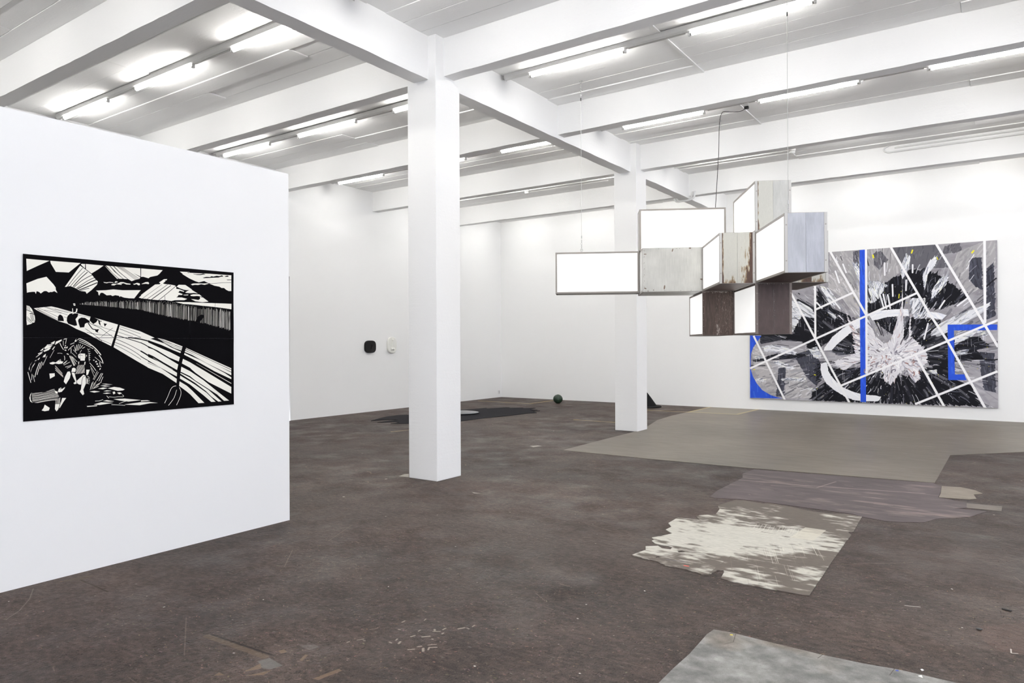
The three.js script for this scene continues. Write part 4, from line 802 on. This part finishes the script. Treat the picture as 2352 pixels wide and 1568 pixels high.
// ------------------------------------------------------------------ the large painting on the back wall
{
  const W = 2048, H = 1408, [c, g] = noiseCanvas(W, H, (x, y, o) => { const n = fbm(x * 0.004, y * 0.004 + 60, 4), r = fbm(x * 0.012 + 7, y * 0.03, 3), v = 152 + 70 * (n - 0.5) + 40 * (r - 0.5); o[0] = v + 3; o[1] = v; o[2] = v + 6; });
  const CX = 1254, CY = 972; g.lineCap = 'round'; g.lineJoin = 'round';
  const path = (p) => { g.beginPath(); g.moveTo(p[0], p[1]); for (let i = 2; i < p.length; i += 2) g.lineTo(p[i], p[i + 1]); g.closePath(); };
  const bristle = (x, y, a, l, w, col, al) => { g.strokeStyle = `rgba(${col},${al})`; g.lineWidth = w; g.beginPath(); g.moveTo(x, y); g.quadraticCurveTo(x + Math.cos(a) * l * 0.5 + rr(-6, 6), y + Math.sin(a) * l * 0.5 + rr(-6, 6), x + Math.cos(a + rr(-0.2, 0.2)) * l, y + Math.sin(a + rr(-0.2, 0.2)) * l); g.stroke(); };
  const out = (x, y) => Math.atan2(y - CY, x - CX);
  for (let i = 0; i < 900; i++) { const x = rr(0, W), y = rr(0, H), v = rr(95, 190) | 0; bristle(x, y, out(x, y) + rr(-0.5, 0.5) + (y < 250 ? 1.2 : 0), rr(40, 200), rr(2, 26), `${v},${v - 2},${v + 5}`, rr(0.06, 0.3)); }
  const bounds = (p) => { let a = 1e9, b = -1e9, d = 1e9, e = -1e9; for (let i = 0; i < p.length; i += 2) { a = Math.min(a, p[i]); b = Math.max(b, p[i]); d = Math.min(d, p[i + 1]); e = Math.max(e, p[i + 1]); } return [a, b, d, e]; };
  const ragged = (p, amp) => { const q = []; for (let i = 0; i < p.length; i += 2) { const j = (i + 2) % p.length, n = Math.max(1, Math.round(Math.hypot(p[j] - p[i], p[j + 1] - p[i + 1]) / 9)); for (let k = 0; k < n; k++) { const t = (k + rr(-0.4, 0.4)) / n, x = p[i] + (p[j] - p[i]) * t, y = p[i + 1] + (p[j + 1] - p[i + 1]) * t, a = out(x, y), m = (rnd() < 0.25 ? rr(-2, 2.2) : rr(-0.6, 0.6)) * amp; q.push(x + Math.cos(a) * m, y + Math.sin(a) * m); } } return q; };
  const KIND = {
    gray: ['163,160,163', ['184,181,183', '140,138,142', '196,194,196'], 90, 18, 5], grayd: ['96,95,102', ['120,118,124', '72,71,79'], 50, 14, 6], grayl: ['180,177,179', ['204,202,204', '150,148,152', '214,212,214', '128,126,132'], 110, 14, 5],
    dark: ['68,69,80', ['40,41,50', '96,97,110', '54,54,64'], 60, 9, 6], black: ['24,24,30', ['12,12,16', '44,45,56', '70,72,86', '20,20,24', '120,122,138'], 150, 9, 16], blackg: ['52,53,60', ['80,80,88', '30,30,36'], 40, 8, 5],
    white: ['224,225,230', ['246,246,250', '176,180,194', '122,128,146', '236,236,214', '252,252,252', '58,60,72'], 110, 8, 13], ring: ['238,238,242', ['250,250,252', '214,218,232', '226,228,238'], 60, 10, 2],
    flower: ['222,220,225', ['250,250,252', '190,184,194', '150,148,166', '178,136,130', '244,242,244', '96,90,102', '252,250,250', '70,64,72', '252,252,252'], 900, 11, 14], blue: ['46,84,205', ['54,96,224', '38,72,186', '66,110,214'], 70, 18, 0],
  };
  const flecks = () => {
    for (let i = 0; i < 520; i++) { const a = rr(0, 6.283), r = rr(150, 820), x = CX + Math.cos(a) * r * 1.2, y = CY + Math.sin(a) * r * 0.9, v = [60, 84, 110, 150, 190, 30, 40][Math.floor(rnd() * 7)]; bristle(x, y, a, rr(30, 150), rr(4, 22), `${v},${v},${v + 9}`, rr(0.15, 0.5)); }
    for (let i = 0; i < 520; i++) { const a = rr(0, 6.283), r = rr(140, 1000), x = CX + Math.cos(a) * r * 1.15, y = CY + Math.sin(a) * r * 0.95, w = rnd() < 0.75; bristle(x, y, a, rr(8, w ? 90 : 150), rr(1.5, w ? 7 : 12), w ? '236,237,242' : '22,22,28', rr(0.35, 0.95)); }
    for (let i = 0; i < 700; i++) { const a = rr(0, 6.283), r = 120 + 620 * Math.pow(rnd(), 0.8); g.fillStyle = rnd() < 0.82 ? `rgba(240,240,244,${rr(0.5, 1)})` : `rgba(222,214,70,${rr(0.6, 1)})`; g.beginPath(); g.ellipse(CX + Math.cos(a) * r, CY + Math.sin(a) * r * 0.9, rr(1, 4), rr(1, 3.4), rr(0, 3), 0, 7); g.fill(); }
  };
  let late = false;
  for (const [k, ...p] of PAINTING) {
    if (k === 'ring' && !late) { late = true; flecks(); for (const q of [[1169, 421, 1199, 544], [1195, 417, 1220, 545], [1231, 424, 1251, 546], [1207, 134, 1208, 244], [1429, 166, 1428, 234], [1269, 334, 1272, 437], [861, 122, 888, 201], [795, 183, 828, 293], [1378, 299, 1376, 390], [733, 397, 832, 533], [631, 471, 676, 528], [1514, 824, 1544, 690], [1631, 558, 1669, 493], [1763, 540, 1837, 477]]) { g.strokeStyle = 'rgba(244,244,248,.95)'; g.lineWidth = 13; g.beginPath(); g.moveTo(q[0], q[1]); g.lineTo(q[2], q[3]); g.stroke(); } }
    const [base, cols, n, w, amp] = KIND[k], q = amp ? ragged(p, amp) : p; path(q); g.fillStyle = `rgb(${base})`; g.fill(); g.save(); path(q); g.clip();
    const [x0, x1, y0, y1] = bounds(p), vertical = k === 'dark' || k === 'blue';
    for (let i = 0; i < n; i++) { const x = rr(x0, x1), y = rr(y0, y1); bristle(x, y, vertical ? 1.5 + rr(-0.1, 0.1) : k === 'ring' ? out(x, y) + 1.57 : out(x, y) + rr(-0.4, 0.4), rr(14, 90), rr(1.5, w), cols[Math.floor(rnd() * cols.length)], rr(0.25, 0.85)); }
    g.restore();
    if (k === 'white') for (let i = 0; i < 4; i++) { const x = rr(x0, x1), y = rr((y0 + y1) / 2, y1); g.strokeStyle = 'rgba(226,228,236,.6)'; g.lineWidth = rr(1.5, 3.5); g.beginPath(); g.moveTo(x, y); g.lineTo(x, y + rr(20, 70)); g.stroke(); }
  }
  // rosette of loops in the middle, drips below it
  for (let i = 0; i < 150; i++) { const x = CX + rr(-190, 210), y = CY + rr(-70, 190), r = rr(8, 40), a0 = rr(0, 6); g.strokeStyle = `rgba(${rnd() < 0.5 ? '252,251,252' : rnd() < 0.65 ? '104,98,114' : '150,104,98'},${rr(0.4, 0.85)})`; g.lineWidth = rr(2, 11); g.beginPath(); g.ellipse(x, y, r, r * 0.7, rr(0, 3), a0, a0 + rr(0.6, 2)); g.stroke(); }
  for (let i = 0; i < 30; i++) { const x = rr(640, 1500), y = rr(560, 1190); g.strokeStyle = `rgba(232,232,238,${rr(0.4, 0.8)})`; g.lineWidth = rr(1.5, 3); g.beginPath(); g.moveTo(x, y); g.lineTo(x + rr(-2, 2), y + rr(20, 80)); g.stroke(); }
  for (const q of [[1113, 57, 1117, 78, 14], [1429, 36, 1421, 60, 12], [1871, 92, 1883, 77, 13], [35, 1120, 47, 1120, 8], [604, 1159, 616, 1161, 8], [1322, 422, 1319, 456, 7], [1614, 112, 1622, 133, 7]]) { g.strokeStyle = 'rgb(228,220,60)'; g.lineWidth = q[4]; g.beginPath(); g.moveTo(q[0], q[1]); g.lineTo(q[2], q[3]); g.stroke(); }
  // taped white bands
  g.lineCap = 'butt'; g.lineJoin = 'miter'; g.strokeStyle = 'rgb(243,242,244)';
  for (const p of [[1, 1108, 1462, 417], [839, 1255, 2052, 669], [1442, 1401, 2045, 1099], [619, 538, 952, 388], [37, 782, 334, 1410], [387, 351, 617, 818, 909, 1410], [751, -6, 1053, 598], [1257, -7, 1554, 600, 1686, 837, 1959, 1412], [1610, -3, 1958, 709, 2050, 895], [1444, 960, 1662, 1412], [616, 313, 616, 818], [1056, -9, 1056, 1138], [1960, -5, 1960, 693]]) { g.lineWidth = 19; g.beginPath(); g.moveTo(p[0], p[1]); for (let i = 2; i < p.length; i += 2) g.lineTo(p[i], p[i + 1]); g.stroke(); }
  const x0 = -4.425, x1 = -0.042, y0 = 0.237, y1 = 3.252, art = group('abstract_painting'); art.position.set((x0 + x1) / 2, y0, ZB);
  tag(art, 'large black, white and blue abstract painting crossed by white bands on the back wall', 'painting');
  const hw = (x1 - x0) / 2, hh = y1 - y0;
  const face = new THREE.BoxGeometry(2 * hw, hh, 0.004); face.translate(0, hh / 2, 0.043); const uv = face.attributes.uv, p = face.attributes.position; for (let i = 0; i < p.count; i++) uv.setXY(i, (p.getX(i) + hw) / (2 * hw), p.getY(i) / hh);
  mesh('painted_canvas', face, new THREE.MeshPhysicalMaterial({ roughness: 0.7, specularIntensity: 0.25, map: canvasTex(c) }), art);
  mesh('canvas_edge', merge([box(-hw, hw, 0, 0.03, 0.012, 0.041), box(-hw, hw, hh - 0.03, hh, 0.012, 0.041), box(-hw, -hw + 0.03, 0.03, hh - 0.03, 0.012, 0.041), box(hw - 0.03, hw, 0.03, hh - 0.03, 0.012, 0.041)]), std(lin(0.5, 0.48, 0.45), 0.8), art).userData.label = 'bare canvas edge';
  mesh('stretcher', merge([box(-hw + 0.05, hw - 0.05, 0.1, 0.16, 0.001, 0.04), box(-hw + 0.05, hw - 0.05, hh - 0.16, hh - 0.1, 0.001, 0.04), box(-0.03, 0.03, 0.16, hh - 0.16, 0.001, 0.04)]), std(lin(0.45, 0.33, 0.2), 0.8), art);
}

// ------------------------------------------------------------------ two reliefs on the left wall
{
  const plaque = (w, h, d, e, bev) => { const s = new THREE.Shape(), n = 56; for (let i = 0; i < n; i++) { const a = i / n * 6.28318, c = Math.cos(a), q = Math.sin(a), x = Math.sign(c) * Math.pow(Math.abs(c), 2 / e) * (w / 2 - bev), y = Math.sign(q) * Math.pow(Math.abs(q), 2 / e) * (h / 2 - bev); i ? s.lineTo(x, y) : s.moveTo(x, y); } s.closePath(); const g = new THREE.ExtrudeGeometry(s, { depth: d - bev, bevelEnabled: true, bevelThickness: bev, bevelSize: bev, bevelSegments: 4 }); g.rotateY(Math.PI / 2); return g; };
  const b = group('black_relief'); b.position.set(XL + 0.012, 1.381, -10.583); tag(b, 'black rounded-square wall relief with a curved horn', 'relief');
  const MB = new THREE.MeshPhysicalMaterial({ color: lin(0.01, 0.0095, 0.01), roughness: 0.55, specularIntensity: 0.35 });
  mesh('plaque', plaque(0.305, 0.262, 0.04, 3.4, 0.012), MB, b);
  const horn = tubeOf([[0, 0.05, -0.03], [0.012, 0.02, -0.035], [0.02, -0.015, -0.02], [0.014, -0.04, 0.01]], 0.013, 24, 10); { const p = horn.attributes.position; for (let i = 0; i < p.count; i++) { const t = Math.floor(i / 11) / 24; p.setX(i, p.getX(i) * 1 + 0.036); } } mesh('horn', horn, MB, b);
  const w = group('white_relief'); w.position.set(XL + 0.012, 1.412, -11.231); tag(w, 'cream oval wall relief with a bone shape', 'relief');
  const MW = std(lin(0.8, 0.795, 0.75), 0.5);
  mesh('plaque', plaque(0.265, 0.35, 0.035, 3.0, 0.012), MW, w);
  const dot = (y, z, r) => new THREE.SphereGeometry(r, 16, 12).scale(0.7, 1, 1).translate(0.04, y, z).toNonIndexed();
  mesh('bone', merge([dot(0.115, -0.005, 0.027), dot(-0.085, 0.027, 0.033), dot(-0.085, -0.03, 0.033), cyl(0.014, [0.038, 0.11, -0.005], [0.038, -0.08, 0], 12)]), MW, w);
}

// ------------------------------------------------------------------ things on the floor
{
  const MAT = [-9.668, -9.305, -9.853, -9.719, -9.964, -10.04, -9.961, -10.343, -9.863, -10.533, -9.745, -11.233, -9.623, -11.919, -9.48, -12.22, -9.407, -12.549, -9.303, -12.439, -9.117, -12.887, -9.057, -12.923, -8.952, -12.833, -8.76, -13.042, -8.672, -12.942, -8.466, -13.115, -8.405, -12.786, -8.186, -12.756, -8.274, -12.557, -8.031, -12.607, -8.083, -12.415, -7.863, -12.223, -7.954, -12.07, -8.003, -11.579, -8.091, -11.172, -8.176, -10.781, -8.212, -10.169, -8.412, -9.696, -8.771, -9.365, -9.018, -9.164, -9.006, -9.391, -9.151, -9.42, -9.356, -9.169, -9.378, -9.49, -9.324, -9.681, -9.532, -9.645];
  const s = new THREE.Shape(), ox = -8.95, oz = -11.1; for (let i = 0; i < MAT.length; i += 2) i ? s.lineTo(MAT[i] - ox, oz - MAT[i + 1]) : s.moveTo(MAT[i] - ox, oz - MAT[i + 1]); s.closePath();
  const g = new THREE.ExtrudeGeometry(s, { depth: 0.008, bevelEnabled: false }); g.rotateX(-Math.PI / 2);
  const m = mesh('floor_hide', g, new THREE.MeshPhysicalMaterial({ color: lin(0.012, 0.0115, 0.014), roughness: 0.85, specularIntensity: 0.2, bumpMap: tiled(plasterBump.clone(), 3, 3), bumpScale: 0.003 })); m.position.set(ox, 0.0005, oz);
  tag(m, 'flat black floor piece with ragged ends behind the nearer column', 'floor piece');
  const prof = [[0, 0.004], [0.2, 0.004], [0.3, 0.012], [0.345, 0.02], [0.35, 0.03], [0.33, 0.034], [0.2, 0.05], [0, 0.056]].map(([x, y]) => new THREE.Vector2(x, y));
  const d = mesh('glass_disc', new THREE.LatheGeometry(prof, 48), std(lin(0.13, 0.135, 0.145), 0.2)); d.position.set(-9.06, 0.0055, -11.25); tag(d, 'shiny grey disc lying on the black floor piece', 'disc');
  const bg = new THREE.SphereGeometry(0.114, 40, 28), bp = bg.attributes.position; for (let i = 0; i < bp.count; i++) { const x = bp.getX(i), y = bp.getY(i), z = bp.getZ(i), k = 1 + 0.01 * Math.cos(Math.atan2(z, x) * 9) * (1 - Math.abs(y) / 0.114); bp.setXYZ(i, x * k, y * 0.93, z * k); } bg.computeVertexNormals();
  const gt = dataTex(256, 128, (x, y, o) => { const st = Math.sin(x / 256 * 6.283 * 11 + fbm(x * 0.1, y * 0.08, 2) * 5) > 0.2 ? 1 : 0, k = 1 + (rnd() - 0.5) * 0.2; o[0] = (22 + 12 * st) * k; o[1] = (40 + 20 * st) * k; o[2] = (30 + 10 * st) * k; });
  const ball = group('green_ball'); ball.position.set(-8.70, 0.106, -14.46); tag(ball, 'dark green ball on the floor by the back wall', 'ball');
  mesh('ball_body', bg, std(0xffffff, 0.45, 0, { map: gt }), ball); mesh('stem_scar', new THREE.SphereGeometry(0.01, 10, 8).translate(0, 0.103, 0), std(lin(0.1, 0.1, 0.05), 0.8), ball);
  const hat = group('black_cone'); hat.position.set(-6.56, 0.0005, -14.69); tag(hat, 'black cone on a flat brim, half hidden by the farther column', 'sculpture');
  const hp = [[0, 0], [0.355, 0], [0.362, 0.012], [0.35, 0.026], [0.28, 0.032]].map(([x, y]) => new THREE.Vector2(x, y)), MH = new THREE.MeshPhysicalMaterial({ color: lin(0.01, 0.01, 0.011), roughness: 0.8, specularIntensity: 0.25 });
  mesh('brim', new THREE.LatheGeometry([...hp, new THREE.Vector2(0, 0.034)], 48), MH, hat); mesh('cone', new THREE.LatheGeometry([[0.255, 0.028], [0.245, 0.05], [0.14, 0.2], [0.055, 0.315], [0.03, 0.335], [0, 0.342]].map(([x, y]) => new THREE.Vector2(x, y)), 40), MH, hat);
  // odd bits of litter
  const bit = (name, label, cat, geo, m, x, z) => { const o = mesh(name, geo, m); o.position.set(x, 0.0005, z); return tag(o, label, cat); };
  bit('wood_splinter', 'small dark splinter near the right edge of the floor', 'debris', new RoundedBoxGeometry(0.045, 0.007, 0.014, 1, 0.002).rotateY(-0.3).translate(0, 0.0036, 0), std(lin(0.03, 0.027, 0.025), 0.7), 0.02, -4.605);
  bit('tape_scrap', 'crumpled dark scrap left of the dark splinter', 'debris', new THREE.IcosahedronGeometry(0.011, 1).scale(1.3, 0.5, 0.8).translate(0, 0.0055, 0), std(lin(0.05, 0.05, 0.05), 0.6), -0.095, -4.215);
  bit('paper_scrap', 'tiny white triangular scrap on the near concrete edge', 'debris', new THREE.ConeGeometry(0.009, 0.006, 3).translate(0, 0.0035, 0), std(lin(0.85, 0.85, 0.83), 0.8), -0.29, -3.56);
}

// ------------------------------------------------------------------ small fittings
{
  for (const [x, l] of [[-8.2, 'white smoke detector on the ceiling left of the girder'], [-2.863, 'white smoke detector on the ceiling right of the girder']]) {
    const o = group('smoke_detector'); o.position.set(x, HC - 0.004, -12.4); tag(o, l, 'detector', 'smoke detectors');
    mesh('base', new THREE.CylinderGeometry(0.062, 0.058, 0.03, 24).translate(0, -0.015, 0), WHITE_METAL, o);
    mesh('sensor_head', new THREE.LatheGeometry([[0, -0.085], [0.03, -0.083], [0.046, -0.07], [0.05, -0.05], [0.05, -0.03], [0, -0.03]].map(([a, b]) => new THREE.Vector2(a, b)), 24), WHITE_METAL, o);
  }
  const pipe = (name, label, parts) => { const o = mesh(name, merge(parts), WHITE_METAL); return tag(o, label, 'pipe'); };
  pipe('ceiling_conduit', 'white conduit along the ceiling to the left smoke detector', [cyl(0.012, [-10.9, HC - 0.016, -12.4], [-8.27, HC - 0.016, -12.4]), cyl(0.012, [-8.13, HC - 0.016, -12.4], [-5.15, HC - 0.016, -12.4])]);
  pipe('ceiling_conduit', 'white conduit along the ceiling to the right smoke detector', [cyl(0.012, [-4.93, HC - 0.016, -12.4], [-2.93, HC - 0.016, -12.4]), cyl(0.008, [-2.863, HC - 0.012, -12.33], [-2.863, HC - 0.012, -11.98])]);
  const zf = BEAMS[5][1] + 0.022;
  pipe('wall_conduit', 'upper white conduit on the last beam near the ceiling', [cyl(0.013, [-1.42, HC - 0.052, zf], [0.85, HC - 0.052, zf])]);
  pipe('wall_conduit', 'lower bent white conduit on the last beam near the ceiling', [tubeOf([[-1.5, HC - 0.006, zf], [-1.56, HC - 0.03, zf], [-1.575, HC - 0.07, zf], [-1.53, HC - 0.108, zf], [-1.4, HC - 0.115, zf]], 0.013, 24, 10), cyl(0.013, [-1.4, HC - 0.115, zf], [0.85, HC - 0.115, zf])]);
  pipe('girder_conduit', 'bent white conduits looping under the girder at the last beam', [
    tubeOf([[-4.86, HG + 0.12, zf], [-4.88, HG + 0.02, zf], [-4.93, HG - 0.03, zf], [-5.04, HG - 0.035, zf], [-5.14, HG - 0.03, zf], [-5.18, HG + 0.02, zf], [-5.19, HG + 0.08, zf]], 0.016, 40, 10),
    tubeOf([[-4.8, HG + 0.12, zf + 0.03], [-4.82, HG + 0.0, zf + 0.03], [-4.9, HG - 0.045, zf + 0.035], [-5.04, HG - 0.05, zf + 0.035], [-5.17, HG - 0.045, zf + 0.035], [-5.215, HG + 0.02, zf + 0.03]], 0.016, 40, 10)]);
  const o = group('power_outlet'); o.position.set(XL, 0.096, -15.275); tag(o, 'small white double socket low on the left wall by the far corner', 'socket');
  mesh('cover_plate', new RoundedBoxGeometry(0.012, 0.088, 0.08, 2, 0.003).translate(0.0065, 0.044, 0), std(lin(0.7, 0.7, 0.7), 0.5), o);
  for (const y of [0.025, 0.063]) mesh('socket_well', new THREE.CylinderGeometry(0.016, 0.016, 0.004, 16).rotateZ(Math.PI / 2).translate(0.0135, y, 0), std(lin(0.45, 0.45, 0.45), 0.5), o);
}
renderer.render(scene, camera);
